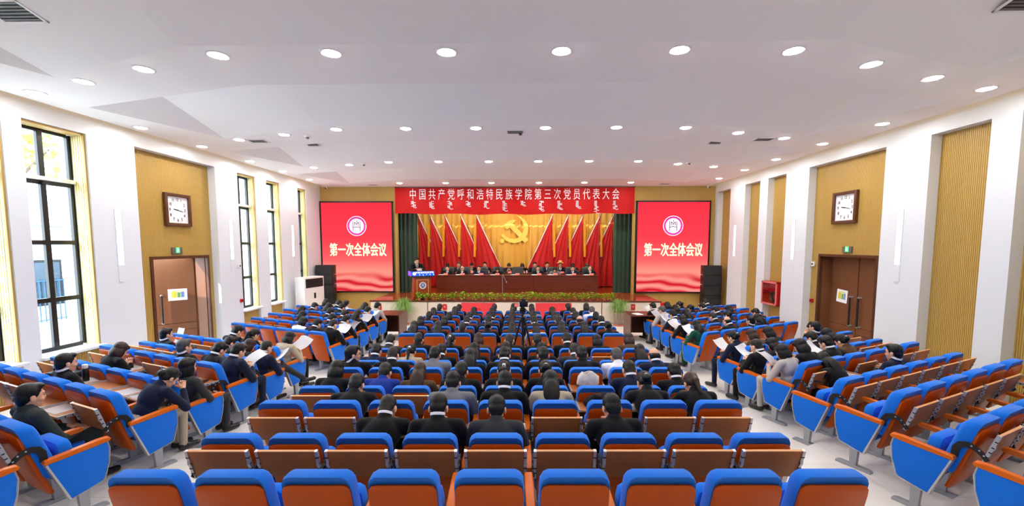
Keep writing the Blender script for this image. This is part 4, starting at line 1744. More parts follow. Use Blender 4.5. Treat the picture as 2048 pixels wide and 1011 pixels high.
# ================================================================== FLAGS
def flag(x, sgn, label, seed, full=True):
    """sgn +1: pole leans from its top towards +x"""
    rnd = random.Random(seed)
    t = thing('ceremonial_flag', label, 'flag', (x, 20.04 + seed * .085, HS), 0, 'red flags on leaning poles')
    top = Vector((0, 0, 3.38))
    bot = Vector((sgn * 1.55, .05, 0.02))
    bm = bmesh.new()
    tube(bm, [bot, top + (top - bot).normalized() * .16], .02, seg=10)
    finish('pole', bm, M['silver'], t, smooth=True)
    bm = bmesh.new()
    p = top + (top - bot).normalized() * .16
    d = (top - bot).normalized()
    tube(bm, [p, p + d * .05, p + d * .09, p + d * .16], [.012, .03, .022, .002], seg=10)
    finish('finial', bm, M['yellow'], t, smooth=True)
    NU, NV = 44, 22
    bm = bmesh.new()
    g = []
    ph = rnd.random() * 6
    for j in range(NV + 1):
        v = j / NV
        P = top.lerp(bot, v * .86)
        F = Vector((-sgn * (.02 + .10 * v - .06 * math.sin(v * PI)), -.03, 3.38 - 3.33 * v))
        row = []
        for i in range(NU + 1):
            u = i / NU
            q = F.lerp(P, u)
            q.z -= .42 * v * v * math.sin(u * PI) * (.6 + .4 * u)
            q.z = max(q.z, .03 + .02 * u)
            amp = .068 * min(1, v * 2.2)
            q.y += -.04 * v + amp * math.sin(u * 7.4 * PI + ph + 1.6 * v) * (1 - .55 * u) + .02 * math.sin(u * 13 + v * 5)
            row.append(bm.verts.new(q))
        g.append(row)
    for j in range(NV):
        for i in range(NU):
            bm.faces.new((g[j][i], g[j][i + 1], g[j + 1][i + 1], g[j + 1][i]))
    finish('flag_cloth', bm, M['flag'], t, smooth=True)
    bm = bmesh.new()
    tube(bm, [top.lerp(bot, .02) + Vector((0, -.03, 0)), top.lerp(bot, .86) + Vector((0, -.03, 0))], .022, seg=8)
    finish('sleeve', bm, M['shirt'], t, smooth=True)
    bm = bmesh.new()
    w = .05
    for k, (a, b) in enumerate(((2.98, 2.3), (2.32, 1.45))):
        for q in range(2):
            xx = -sgn * (.06 + q * .05)
            tube(bm, [(xx, -.03, a), (xx - sgn * .01 * k, -.035, (a + b) / 2), (xx - sgn * .02, -.03, b)], [.02, .035, .03], seg=6)
    finish('ribbon', bm, M['ribbon'], t, smooth=True)


for q, x in enumerate((-4.68, -4.10, -3.38, -2.62, -1.87)):
    flag(x, 1, 'red flag on leaning silver pole, podium side, %s from the podium' % ORD[q], 4 - q)
for q, x in enumerate((1.67, 2.42, 3.12, 3.92, 4.56)):
    flag(x, -1, 'red flag on leaning silver pole, side away from podium, %s from emblem' % ORD[q], q)

# ================================================================== STAGE TABLES AND PEOPLE
def table_meshes():
    D = {}
    w = .678
    bm = bmesh.new()
    box(bm, -w, w, -.03, .50, .715, .745, bevel=.006)
    D['tabletop'] = finish('tabletop', bm, M['table'], smooth=True, link=False)
    bm = bmesh.new()
    box(bm, -w + .02, w - .02, 0, .03, .0, .715)
    D['front_panel'] = finish('front_panel', bm, M['table'], link=False)
    bm = bmesh.new()
    for z in (.17, .60):
        box(bm, -w + .16, w - .16, -.012, 0, z - .012, z + .012, bevel=.004)
    for x in (-w + .16, w - .16):
        box(bm, x - .012, x + .012, -.012, 0, .17, .60, bevel=.004)
    D['moulding'] = finish('moulding', bm, M['table'], smooth=True, link=False)
    bm = bmesh.new()
    pts = [(-.38, .31), (-.25, .36), (-.16, .42), (-.05, .36), (0, .34), (.05, .36), (.16, .42), (.25, .36), (.38, .31)]
    tube(bm, [(x, -.004, z) for x, z in pts], .012, seg=6)
    D['carving'] = finish('carving', bm, M['table'], smooth=True, link=False)
    bm = bmesh.new()
    box(bm, -.02, .02, -.004, .48, 0, .715)
    D['side_panel'] = finish('side_panel', bm, M['table'], link=False)
    return D, w


TM, TW = table_meshes()


def conf_table(x, y, label, group):
    t = thing('conference_table', label, 'table', (x, y, HS), 0, group)
    for k in ('tabletop', 'front_panel', 'moulding', 'carving'):
        inst(k, TM[k], t)
    for s in (-1, 1):
        inst('side_panel', TM['side_panel'], t, (s * (TW - .02), 0, 0))


for q in range(5):
    conf_table(-2.68 + q * 1.36, 17.84, 'dark wood stage table, front row, %s from the podium' % ORD[q], 'front stage tables')
for q in range(5):
    conf_table(-2.72 + q * 1.36, 19.05, 'dark wood stage table, back row, %s from the podium' % ORD[q], 'back stage tables')


def chair_meshes():
    D = {}
    half = [(.20, .42), (.24, .45), (.26, .6), (.265, .85), (.255, .97), (.22, 1.03), (.16, 1.045)]
    bm = bmesh.new()
    pillow(bm, half, [(.03, -.03), (0, -.01), (0, .05), (.02, .075), (.06, .08)], lambda z: .02 + (z - .42) * -.12)
    D['backrest'] = finish('backrest', bm, M['leather'], smooth=True, link=False)
    bm = bmesh.new()
    box(bm, -.25, .25, .03, .52, .38, .48, bevel=.03)
    D['seat_cushion'] = finish('seat_cushion', bm, M['leather'], smooth=True, link=False)
    bm = bmesh.new()
    for s in (-1, 1):
        tube(bm, [(s * .28, .05, .42), (s * .29, .07, .64), (s * .29, .40, .66), (s * .28, .44, .42)], .02, seg=8)
    D['armrest'] = finish('armrest', bm, M['black'], smooth=True, link=False)
    bm = bmesh.new()
    tube(bm, [(0, .28, .08), (0, .28, .40)], .03)
    for k in range(5):
        a = k * 2 * PI / 5
        tube(bm, [(0, .28, .09), (.28 * math.cos(a), .28 + .28 * math.sin(a), .05)], [.025, .02], seg=8)
        ellipsoid(bm, (.28 * math.cos(a), .28 + .28 * math.sin(a), .028), (.028, .028, .028), seg=8, rg=6)
    D['swivel_base'] = finish('swivel_base', bm, M['black'], smooth=True, link=False)
    return D


CM = chair_meshes()


def office_chair(x, y, z, rz, label, scale=1.0):
    t = thing('office_chair', label, 'chair', (x, y, z), rz, 'black leather stage chairs')
    t.scale = (scale,) * 3
    for k, me in CM.items():
        inst(k, me, t)


CARD = small('name_card', M['red'], lambda b: (prism(b, [(-.03, 0), (.03, 0), (0, .075)], 0, -.09, .09)))
M['card'] = pmat('card_pink', (236, 120, 112), .5, var=.04)
CARD.materials[0] = M['card']
PST = small('paper', M['paper'], lambda b: (box(b, -.11, .11, -.15, .15, 0, .004), box(b, -.10, .12, -.14, .16, .004, .007)))
CUP = small('tea_cup', M['acwhite'], lambda b: lathe(b, [(0, 0), (.032, 0), (.038, .08), (.04, .09), (.02, .105), (.008, .115), (0, .116)], seg=16))

FR = [(-3.0, 'm', 'k', 'u'), (-2.35, 'd', 'k', 'u'), (-1.62, 'm', 'n', 'u'), (-.80, 'b', 'k', 'b'), (.95, 'm', 'k', 'u'), (1.67, 'b', 'g', 'b'), (2.45, 'm', 'n', 'u'), (3.2, 'z', 'k', 'u')]
for q, (x, st, cl, po) in enumerate(FR):
    person(st, cl, po, x, 18.78, HS, PI, 'person at the front stage table, %s, %s top, %s from the podium' % (STYLE[st], CNAME[cl], ORD[q]), face=True, glasses=q in (1, 4), sx=.96, group='people at the stage tables')
for q, x in enumerate((-3.02, -2.30, -1.50, -.82, .06, .95, 1.64, 2.42, 3.16)):
    office_chair(x, 18.84, HS, PI, 'black leather chair at the front stage table, %s from the podium' % ORD[q])
    o = inst('name_card', CARD, None, (x + (.03 if q != 4 else 0), 17.96, HS + .745))
    tag(o, 'pink name card on front stage table, %s from the podium' % ORD[q], 'name card', 'name cards')
    o = inst('paper_stack', PST, None, (x - .17, 18.05, HS + .745), (0, 0, .2))
    tag(o, 'white papers on front stage table, %s set from the podium' % ORD[q], 'papers', 'papers on the stage tables')
BK = [(-3.16, 'm', 'k', 'b'), (-2.68, 'g', 'c', 'u'), (-2.06, 'm', 'k', 'p'), (-1.46, 'm', 'k', 'u'), (-.34, 'm', 'c', 'b'), (.27, 'b', 'k', 'b'), (.85, 'm', 'k', 'u'), (1.42, 'm', 'n', 'u'), (2.02, 'm', 'k', 'u'), (2.56, 'm', 'k', 'b'), (3.22, 'g', 'k', 'b')]
for q, (x, st, cl, po) in enumerate(BK):
    hat = q == 8
    lb = 'person at back stage table, %s, %s top, %s from the podium' % ('straw hat' if hat else STYLE[st], CNAME[cl], ORD[q])
    person(st, cl, po, x, 19.98, HS, PI, lb, face=True, hat=hat, sx=1.05, group='people at the stage tables')
    office_chair(x, 20.02, HS, PI, 'black chair at the back stage table, %s from the podium' % ORD[q], .86)
    o = inst('name_card', CARD, None, (x + .04, 19.16, HS + .745))
    tag(o, 'pink name card on back stage table, %s from the podium' % ORD[q], 'name card', 'name cards')
    if q % 2 == 1:
        o = inst('tea_cup', CUP, None, (x + .2, 19.2, HS + .745))
        tag(o, 'white lidded cup on back stage table, %s from podium' % ORD[q // 2], 'cup', 'lidded cups')

# podium with a lit front and a side display, turned towards the hall
t = thing('podium', 'wooden podium with blue display panel and round white badge', 'podium', (-3.52, 15.78, HS), R_(27))
bm = bmesh.new()
prism(bm, [(-.34, .0), (.34, .0), (.30, .84), (-.30, .84)], 1, -.20, .20, bevel=.01)
finish('body', bm, M['podium'], t, smooth=True)
bm = bmesh.new()
box(bm, -.37, .37, -.24, .26, 0, .06, bevel=.01)
finish('plinth', bm, M['podium'], t, smooth=True)
bm = bmesh.new()
prism(bm, [(-.31, .80), (.31, .80), (.44, .87), (-.44, .87)], 1, -.26, .24)
finish('cornice', bm, M['frame'], t)
bm = bmesh.new()
for z in (.12, .72):
    box(bm, -.22, .22, -.212, -.2, z, z + .018)
for x in (-.22, .205):
    box(bm, x, x + .018, -.212, -.2, .12, .73)
finish('moulding', bm, M['tabedge'], t)
bm = bmesh.new()
prism(bm, [(-.30, .87), (-.22, 1.05), (.25, 1.05), (.27, .87)], 0, -.43, .43)
finish('display_housing', bm, M['black'], t)
sl = math.atan2(.08, .18)
dm = Matrix.Translation((0, -.264, .96)) @ Matrix.Rotation(-sl, 4, 'X')
bm = bmesh.new()
box(bm, -.42, .42, -.006, 0, -.088, .088)
bmesh.ops.transform(bm, matrix=dm, verts=bm.verts)
ds = finish('display', bm, M['blueled'], t)
bm = bmesh.new()
prism(bm, [(-.29, .88), (-.215, 1.045), (.24, 1.045), (.26, .88)], 0, -.437, -.431)
finish('side_display', bm, M['violetled'], t)
def onpanel(me, x, z, nm):
    o = inst(nm, me, t)
    o.matrix_local = dm @ Matrix.Translation((x, -.009, z)) @ RX
onpanel(disc('display_badge', 0, .062, M['whiteled'], 32), -.32, 0, 'display_badge')
onpanel(text_mesh('display_lettering', '呼和浩特民族学院', .085, 0, mat=M['whiteled']), .07, .035, 'display_lettering')
segs = []
for k in range(5):
    x = -.2 + k * .13
    L = (.05, .06, .02, .045, .05)[k]
    segs += [((x, 0), (x, -L)), ((x - .012, -.008), (x + .012, -.008)), ((x - .01, -L * .6), (x + .014, -L * .6)), ((x, -L), (x + .016, -L))]
onpanel(finish('display_script', bars(segs, .007), M['whiteled'], link=False), .07, -.02, 'display_script')
badge(t, (0, -.214, .52), .13, M['shirt'], M['shirt'], M['blueink'], M['shirt'], M['blueink'], .002)
bm = bmesh.new()
tube(bm, [(.06, .05, 1.04), (.06, .0, 1.2), (.08, -.02, 1.28)], .006, seg=6)
tube(bm, [(.08, -.02, 1.28), (.085, -.03, 1.33)], .014, seg=8)
o = finish('microphone', bm, M['black'], smooth=True)
o.matrix_world = t.matrix_basis.copy()
tag(o, 'thin black gooseneck microphone on the podium', 'microphone')
o, hold = person('m', 'k', 'stand', -3.80, 16.14, HS, PI + R_(30), 'person standing at the podium in black suit, white shirt and tie', face=True, sx=.97)
M['redbadge'] = M['red']
bm = bmesh.new()
box(bm, -.09, .09, -.12, .12, 0, .02)
o = finish('speech_folder', bm, M['paper'], loc=(-3.6, 15.88, HS + 1.055))
o.rotation_euler = (R_(18), 0, R_(27))
tag(o, 'white speech papers lying on the podium', 'papers')
t = thing('microphone_stand', 'slim silver microphone stand before the front stage tables', 'microphone stand', (-.56, 17.55, HS))
bm = bmesh.new()
lathe(bm, [(0, 0), (.11, 0), (.11, .015), (.02, .025), (0, .025)], seg=18)
finish('base', bm, M['black'], t)
bm = bmesh.new()
tube(bm, [(0, 0, .02), (0, 0, .78), (.02, 0, .80), (.16, -.05, .5)], .008, seg=6)
finish('pole', bm, M['silver'], t)
bm = bmesh.new()
tube(bm, [(.16, -.05, .5), (.18, -.06, .46)], .016, seg=8)
finish('microphone_head', bm, M['acwhite'], t, smooth=True)

# ================================================================== PLANTS
def pot_plant_meshes(v):
    rnd = random.Random(v)
    bm = bmesh.new()
    for k in range(80):
        a = rnd.random() * 2 * PI
        el = rnd.uniform(.1, 1.3)
        L = rnd.uniform(.07, .17)
        p = Vector((math.cos(a) * math.cos(el) * L * 1.15, math.sin(a) * math.cos(el) * L, .10 + math.sin(el) * L * 1.05))
        if rnd.random() < .4:
            p.z -= .07
        d = Vector((math.cos(a), math.sin(a), rnd.uniform(-.5, .3))).normalized()
        w = d.cross(Vector((0, 0, 1))).normalized()
        s = rnd.uniform(.04, .065)
        n = w.cross(d)
        q = [p - d * s * .7, p + w * s * .55 + n * .006, p + d * s, p - w * s * .55 + n * .006]
        vs = [bm.verts.new(c) for c in q]
        bm.faces.new((vs[0], vs[1], vs[2]))
        bm.faces.new((vs[0], vs[2], vs[3]))
        if k % 5 == 0:
            tube(bm, [(0, 0, .1), p], .003, seg=4, caps=False)
    fol = finish('foliage', bm, M['leaf'], link=False)
    bm = bmesh.new()
    lathe(bm, [(0, 0), (.05, 0), (.066, .095), (.074, .095), (.074, .115), (.062, .115), (.06, .10), (0, .10)], seg=18)
    pot = finish('pot', bm, M['terracotta'], smooth=True, link=False)
    return fol, pot


PP = [pot_plant_meshes(k) for k in range(4)]
for q in range(28):
    x = -3.52 + 7.02 * q / 27
    n = q + 1
    where = (ORD[q] + ' from the podium') if q < 12 else ((ORD[27 - q] + ' from the end away from podium') if q > 15 else '%s of the four in the middle' % ORD[q - 12])
    t = thing('potted_plant', 'small green potted plant on the stage edge, ' + where, 'plant', (x, 15.42 + random.uniform(-.02, .02), HS), random.random() * 6, 'potted plants along the stage edge')
    fol, pot = PP[q % 4]
    o = inst('foliage', fol, t)
    s = random.uniform(.95, 1.2)
    o.scale = (s, s, s)
    inst('pot', pot, t)


def spider(loc, label, seed):
    rnd = random.Random(seed)
    t = thing('spider_plant', label, 'plant', loc)
    bm = bmesh.new()
    lathe(bm, [(0, .02), (.13, .02), (.19, .46), (.20, .48), (.175, .48), (.165, .44), (0, .44)], seg=28)
    finish('pot', bm, M['pot'], t, smooth=True)
    bm = bmesh.new()
    lathe(bm, [(0, 0), (.2, 0), (.21, .03), (.19, .035), (0, .03)], seg=28)
    finish('saucer', bm, M['terracotta'], t, smooth=True)
    bm = bmesh.new()
    lathe(bm, [(0, .45), (.166, .445)], seg=24)
    finish('soil', bm, M['soil'], t)
    bm = bmesh.new()
    for k in range(300):
        a = rnd.random() * 2 * PI
        R = rnd.uniform(.12, .60)
        h = rnd.uniform(.34, .68) - R * .22
        base = Vector((rnd.uniform(-.07, .07), rnd.uniform(-.07, .07), .46))
        d = Vector((math.cos(a), math.sin(a), 0))
        w = Vector((-math.sin(a), math.cos(a), 0)) * rnd.uniform(.007, .012)
        prev = None
        dr = rnd.uniform(.35, .85)
        for i in range(7):
            f = i / 6
            p = base + d * R * f + Vector((0, 0, h * math.sin(min(1, f * 1.25) * PI * .5) - dr * max(0, f - .45) ** 1.6 * 1.9))
            s = (1 - f) ** .6 if f < 1 else .05
            cur = [bm.verts.new(p - w * s), bm.verts.new(p + w * s)]
            if prev:
                bm.faces.new((prev[0], prev[1], cur[1], cur[0]))
            prev = cur
    finish('foliage', bm, M['leaf2'], t, smooth=True)


spider((-4.01, 15.02, 0), 'large spider plant in tall pot before stage, beside the podium end', 3)
spider((3.70, 15.02, 0), 'large spider plant in tall pot before stage, away from the podium', 8)

# ================================================================== FRONT OF HALL
# posters on the stage face
for x, w, lb in ((-1.34, 1.24, 'red poster with white oval badge on stage front, podium side'), (1.39, 1.30, 'red poster with white oval badge on stage front, away from podium')):
    t = thing('poster', lb, 'poster', (x, 15.282, .42))
    bm = bmesh.new()
    box(bm, -w / 2, w / 2, -.006, 0, -.38, .34)
    finish('sheet', bm, M['poster'], t)
    me = disc('poster_badge', 0, .2, M['shirt'])
    o = flat(me, (.02, -.009, .10), t, 'poster_badge')
    o.matrix_local = o.matrix_local @ Matrix.Diagonal((1, .62, 1, 1))
    bm = bars([((-.07, .06), (-.07, -.06)), ((.07, .06), (.07, -.06)), ((-.07, -.02), (.07, -.02)), ((-.04, .0), (-.04, .05)), ((-.04, .05), (0, .02)), ((0, .02), (.04, .05)), ((.04, .05), (.04, 0))], .01)
    flat(finish('poster_badge_letter', bm, M['pinkink'] if 'pinkink' in M else M['red'], link=False), (.02, -.012, .10), t, 'poster_badge_letter')
for x, y, z, lb in ((-2.56, 15.28, .60, 'small red safety sign on stage front near podium end'), (-4.95, 15.28, .58, 'small red safety sign at stage front corner below podium'), (4.25, 15.28, .62, 'small red safety sign on stage front away from podium')):
    t = thing('safety_sign', lb, 'sign', (x, y, z))
    bm = bmesh.new()
    box(bm, -.075, .075, -.012, 0, -.11, .11, bevel=.004)
    finish('plate', bm, M['red'], t)
    bm = bmesh.new()
    box(bm, -.03, .03, -.014, -.012, -.02, .05)
    finish('symbol', bm, M['card'], t)
t = thing('fire_extinguisher_box', 'red fire extinguisher box on the floor at the stage corner', 'fire box', (5.55, 16.2, 0))
bm = bmesh.new()
box(bm, -.28, .28, -.12, .12, 0, .66, bevel=.02)
finish('cabinet', bm, M['red'], t, smooth=True)
bm = bmesh.new()
box(bm, -.24, .24, -.128, -.118, .06, .60, bevel=.004)
finish('lid', bm, M['red'], t)


def line_array(x, label, rz):
    t = thing('loudspeaker_stack', label, 'loudspeaker', (x, 16.85, 0), rz)
    bm = bmesh.new()
    box(bm, -.36, .36, -.25, .25, .46, .50, bevel=.008)
    for a in (-.33, .33):
        for b in (-.22, .22):
            box(bm, a - .02, a + .02, b - .02, b + .02, 0, .46)
    finish('stand', bm, M['acwhite'], t)
    for k in range(4):
        bm = bmesh.new()
        z0 = .505 + k * .39
        tl = (.02, .01, .0, -.04)[k]
        prism(bm, [(-.26, z0), (.2, z0 + .02), (.2, z0 + .375), (-.26 + tl * -1, z0 + .385)], 0, -.33, .33, bevel=.012)
        c = finish('cabinet', bm, M['blackplastic'], t, smooth=True)
        bm = bmesh.new()
        box(bm, -.30, .30, -.272, -.258, z0 + .03, z0 + .36, bevel=.006)
        finish('grille', bm, M['grille'], c)
        bm = bmesh.new()
        for s in (-1, 1):
            box(bm, s * .335 - .008, s * .335 + .008, -.05, .05, z0 + .12, z0 + .26)
        finish('side_handle', bm, M['black'], c)


line_array(-7.6, 'tall black loudspeaker stack beside the window side screen', R_(8))
line_array(7.68, 'tall black loudspeaker stack beside the far screen near fire cabinet', R_(-6))

t = thing('air_conditioner', 'white floor standing air conditioner before the last window', 'air conditioner', (-7.5, 15.3, 0), R_(78))
bm = bmesh.new()
box(bm, -.52, .52, -.20, .20, .02, 1.70, bevel=.02)
finish('cabinet', bm, M['acwhite'], t, smooth=True)
bm = bmesh.new()
box(bm, -.46, .46, -.205, -.198, 1.32, 1.64)
finish('outlet', bm, M['ventdark'], t)
me = None
for k in range(7):
    if me is None:
        bm = bmesh.new()
        box(bm, -.45, .45, -.222, -.202, -.006, .006)
        me = finish('louvre', bm, M['blackplastic'], link=False)
    inst('louvre', me, t, (0, 0, 1.35 + k * .043))
bm = bmesh.new()
box(bm, -.05, .05, -.21, -.198, .92, 1.12, bevel=.004)
finish('control_panel', bm, M['ink'], t)
bm = bmesh.new()
for c in range(4):
    for k in range(9):
        box(bm, -.46 + c * .24, -.28 + c * .24, -.206, -.198, .22 + k * .045, .235 + k * .045)
finish('intake_slots', bm, M['vent'], t)


def side_desk(x, label, s):
    t = thing('side_desk', label, 'desk', (x, 12.9, 0))
    bm = bmesh.new()
    box(bm, -.36, .36, -.44, .44, .75, .78, bevel=.006)
    finish('desktop', bm, M['desk'], t, smooth=True)
    bm = bmesh.new()
    box(bm, s * .34 - .015, s * .34 + .015, -.42, .42, 0, .75)
    finish('side_panel', bm, M['desk'], t)
    bm = bmesh.new()
    box(bm, -s * .34 - .015, -s * .34 + .015, -.2, .42, 0, .75)
    finish('side_panel', bm, M['desk'], t)
    bm = bmesh.new()
    box(bm, -.33, .33, .40, .43, .1, .75)
    finish('front_panel', bm, M['desk'], t)


side_desk(-3.78, 'small brown desk beside the spider plant at podium end', 1)
side_desk(3.80, 'small brown desk with papers beside the far spider plant', -1)
o = inst('paper_stack', PST, None, (3.72, 12.75, .78), (0, 0, .3))
tag(o, 'white papers on the small desk beside the far spider plant', 'papers')

# video camera on tripod in the cross aisle
t = thing('camera_tripod', 'black tripod standing in the cross aisle of the hall', 'tripod', (.24, 8.45, 0))
hub = Vector((0, 0, 1.36))
for k in range(3):
    a = R_(205 + k * 120)
    ft = Vector((.42 * math.cos(a), .42 * math.sin(a), .02))
    bm = bmesh.new()
    m1 = hub.lerp(ft, .5)
    off = Vector((math.cos(a), math.sin(a), 0)) * .05
    tube(bm, [hub + off, m1 + off * .6], .022, seg=8)
    tube(bm, [m1 + off * .6, ft], .015, seg=8)
    tube(bm, [m1 + off * .6 + Vector((0, 0, .03)), m1 + off * .6 - Vector((0, 0, .05))], .028, seg=8)
    l = finish('leg', bm, M['black'], t, smooth=True)
    bm = bmesh.new()
    ellipsoid(bm, ft, (.022, .022, .02), seg=8, rg=6)
    finish('rubber_foot', bm, M['blackplastic'], l, smooth=True)
bm = bmesh.new()
tube(bm, [(0, 0, .85), (0, 0, 1.5)], .018, seg=10)
tube(bm, [(0, 0, 1.32), (0, 0, 1.42)], .055, seg=12)
finish('centre_column', bm, M['black'], t, smooth=True)
bm = bmesh.new()
box(bm, -.05, .05, -.06, .06, 1.5, 1.53, bevel=.008)
tube(bm, [(-.06, 0, 1.56), (.06, 0, 1.56)], .035, seg=10)
box(bm, -.04, .04, -.05, .05, 1.59, 1.62, bevel=.006)
finish('fluid_head', bm, M['black'], t, smooth=True)
bm = bmesh.new()
tube(bm, [(.06, 0, 1.57), (.14, -.05, 1.50), (.22, -.12, 1.28)], .01, seg=8)
finish('pan_handle', bm, M['blackplastic'], t, smooth=True)
t = thing('video_camera', 'black camera with side monitor mounted on the aisle tripod', 'camera', (.26, 8.45, 1.622))
bm = bmesh.new()
box(bm, -.085, .085, -.05, .05, 0, .125, bevel=.015)
box(bm, -.04, .04, -.045, .04, .12, .165, bevel=.015)
finish('body', bm, M['black'], t, smooth=True)
bm = bmesh.new()
tube(bm, [(0, .05, .06), (0, .2, .06)], [.05, .045], seg=18)
finish('camera_lens', bm, M['blackplastic'], t, smooth=True)
bm = bmesh.new()
box(bm, -.19, -.10, -.055, -.04, .005, .08, bevel=.004)
c = finish('monitor', bm, M['black'], t)
bm = bmesh.new()
box(bm, -.183, -.107, -.057, -.0545, .012, .073)
finish('monitor_picture', bm, emat('monitor_picture', (214, 110, 110), .7), c)

# ================================================================== WALL FITTINGS
def clock(x, y, z, rz, label):
    t = thing('wall_clock', label, 'clock', (x, y, z), rz)
    h = .39
    bm = bmesh.new()
    b = .075
    for k in range(4):
        mt = Matrix.Rotation(k * PI / 2, 4, 'Y')
        prism(bm, [(-h, h), (h, h), (h - b, h - b), (-h + b, h - b)], 1, -.07, 0, bevel=.008, mtx=mt)
    finish('frame', bm, M['frame'], t, smooth=True)
    bm = bmesh.new()
    box(bm, -h + b, h - b, -.025, -.005, -h + b, h - b)
    finish('dial', bm, M['clockwhite'], t)
    for n_ in range(1, 13):
        a = PI / 2 - n_ * PI / 6
        c, s = math.cos(a), math.sin(a)
        r = .245 / max(abs(c), abs(s)) * (.92 if n_ % 3 else 1.0)
        flat(text_mesh('numeral', str(n_), .10, .001, sx=.8, bold=.002, mat=M['ink']), (r * c * .92, -.027, r * s), t, 'numeral')
    for nm, ang, L, w in (('hour_hand', PI / 2 - (9 + 17 / 60) * PI / 6, .13, .011), ('minute_hand', PI / 2 - 17 * PI / 30, .19, .007)):
        bm = bmesh.new()
        prism(bm, [(-.03, -w * .6), (L * .7, -w), (L, 0), (L * .7, w), (-.03, w * .6)], 1, -.034, -.030, mtx=Matrix.Rotation(-ang, 4, 'Y'))
        finish(nm, bm, M['ink'], t)
    bm = bmesh.new()
    tube(bm, [(0, -.04, 0), (0, -.026, 0)], .012)
    finish('hub', bm, M['ink'], t)


clock(-8.192, 10.29, 3.70, PI / 2, 'square wood framed clock above the open door on window wall')
clock(8.192, 10.72, 3.77, -PI / 2, 'square wood framed clock above the closed double door')


def exit_sign(x, y, z, rz, label):
    t = thing('exit_sign', label, 'sign', (x, y, z), rz)
    bm = bmesh.new()
    box(bm, -.15, .15, -.03, 0, -.08, .08, bevel=.006)
    finish('case', bm, M['vent'], t)
    bm = bmesh.new()
    box(bm, -.045, .06, -.033, -.03, -.05, .075)
    finish('lit_panel', bm, M['exitgreen'], t)
    bm = bars([((.0, .03), (-.005, -.005)), ((-.005, -.005), (.022, -.035)), ((-.005, -.005), (-.025, -.03)), ((0, .022), (.025, .01)), ((0, .022), (-.022, .008)), ((.003, .046), (.004, .05))], .010)
    flat(finish('running_figure', bm, M['whiteled'], link=False), (.005, -.035, .008), t, 'running_figure')


exit_sign(-8.192, 10.21, 2.715, PI / 2, 'green lit exit sign above the open door')
exit_sign(8.192, 10.58, 2.74, -PI / 2, 'green lit exit sign above the closed double door')
M['noteyellow'] = pmat('notice_yellow', (222, 214, 70), .6, var=.1)
M['notegreen'] = pmat('notice_green', (120, 170, 90), .6, var=.1)
M['noteblue'] = pmat('notice_blue', (120, 150, 200), .6, var=.1)


def notice(mat4, w, h, label):
    t = thing('paper_notice', label, 'notice')
    t.matrix_basis = mat4
    bm = bmesh.new()
    box(bm, -w / 2, w / 2, -.003, 0, -h / 2, h / 2)
    finish('sheet', bm, M['paper'], t)
    for nm, x0, x1, z0, z1, m in (('print_block', -.34, -.05, -.24, .26, 'noteyellow'), ('print_block', -.02, .14, -.24, .2, 'notegreen'), ('print_block', .17, .34, -.24, .24, 'noteblue'), ('print_bar', -.3, .3, .28, .34, 'noteyellow')):
        bm = bmesh.new()
        box(bm, x0 * w, x1 * w, -.005, -.003, z0 * h, z1 * h)
        finish(nm, bm, M[m], t)


a = R_(-90 - 43)
pt = Vector((-8.56, 11.18, 0)) + Vector((math.cos(a), math.sin(a), 0)) * .37 + Vector((-math.sin(a), math.cos(a), 0)) * .052
notice(Matrix.Translation((pt.x, pt.y, 1.56)) @ Matrix.Rotation(a + PI, 4, 'Z'), .40, .30, 'white paper notice with coloured print on the open door leaf')
notice(Matrix.Translation((8.497, 11.08, 1.54)) @ Matrix.Rotation(-PI / 2, 4, 'Z') @ Matrix.Rotation(R_(4), 4, 'Y'), .36, .33, 'white paper notice with yellow print on the closed double door')


def wall_gadget(name, label, cat, x, y, z, rz, mats, sz):
    t = thing(name, label, cat, (x, y, z), rz)
    bm = bmesh.new()
    box(bm, -sz[0], sz[0], -sz[1], 0, -sz[2], sz[2], bevel=.008)
    finish('case', bm, mats[0], t, smooth=True)
    bm = bmesh.new()
    tube(bm, [(0, -sz[1], 0), (0, -sz[1] - .012, 0)], sz[0] * .45, seg=14)
    finish('button', bm, mats[1], t, smooth=True)


wall_gadget('alarm_button', 'small red fire alarm button beside the closed double door', 'alarm', 8.192, 11.74, 1.34, -PI / 2, (M['red'], M['ink']), (.05, .045, .05))
wall_gadget('alarm_button', 'small red fire alarm button on the pillar before the narrow windows', 'alarm', -8.0, 12.2, 1.23, PI / 2, (M['red'], M['ink']), (.05, .045, .05))
wall_gadget('alarm_sounder', 'small white alarm sounder beside the closed double door', 'alarm', 8.192, 11.74, 2.34, -PI / 2, (M['acwhite'], M['ink']), (.05, .05, .065))
wall_gadget('alarm_sounder', 'small white alarm sounder on pillar beside the first narrow window', 'alarm', -8.0, 12.17, 2.25, PI / 2, (M['acwhite'], M['ink']), (.05, .05, .05))
wall_gadget('wall_socket', 'white wall socket plate beside the ribbed niche nearest the camera', 'socket', 8.192, 7.5, 1.1, -PI / 2, (M['acwhite'], M['vent']), (.045, .012, .06))

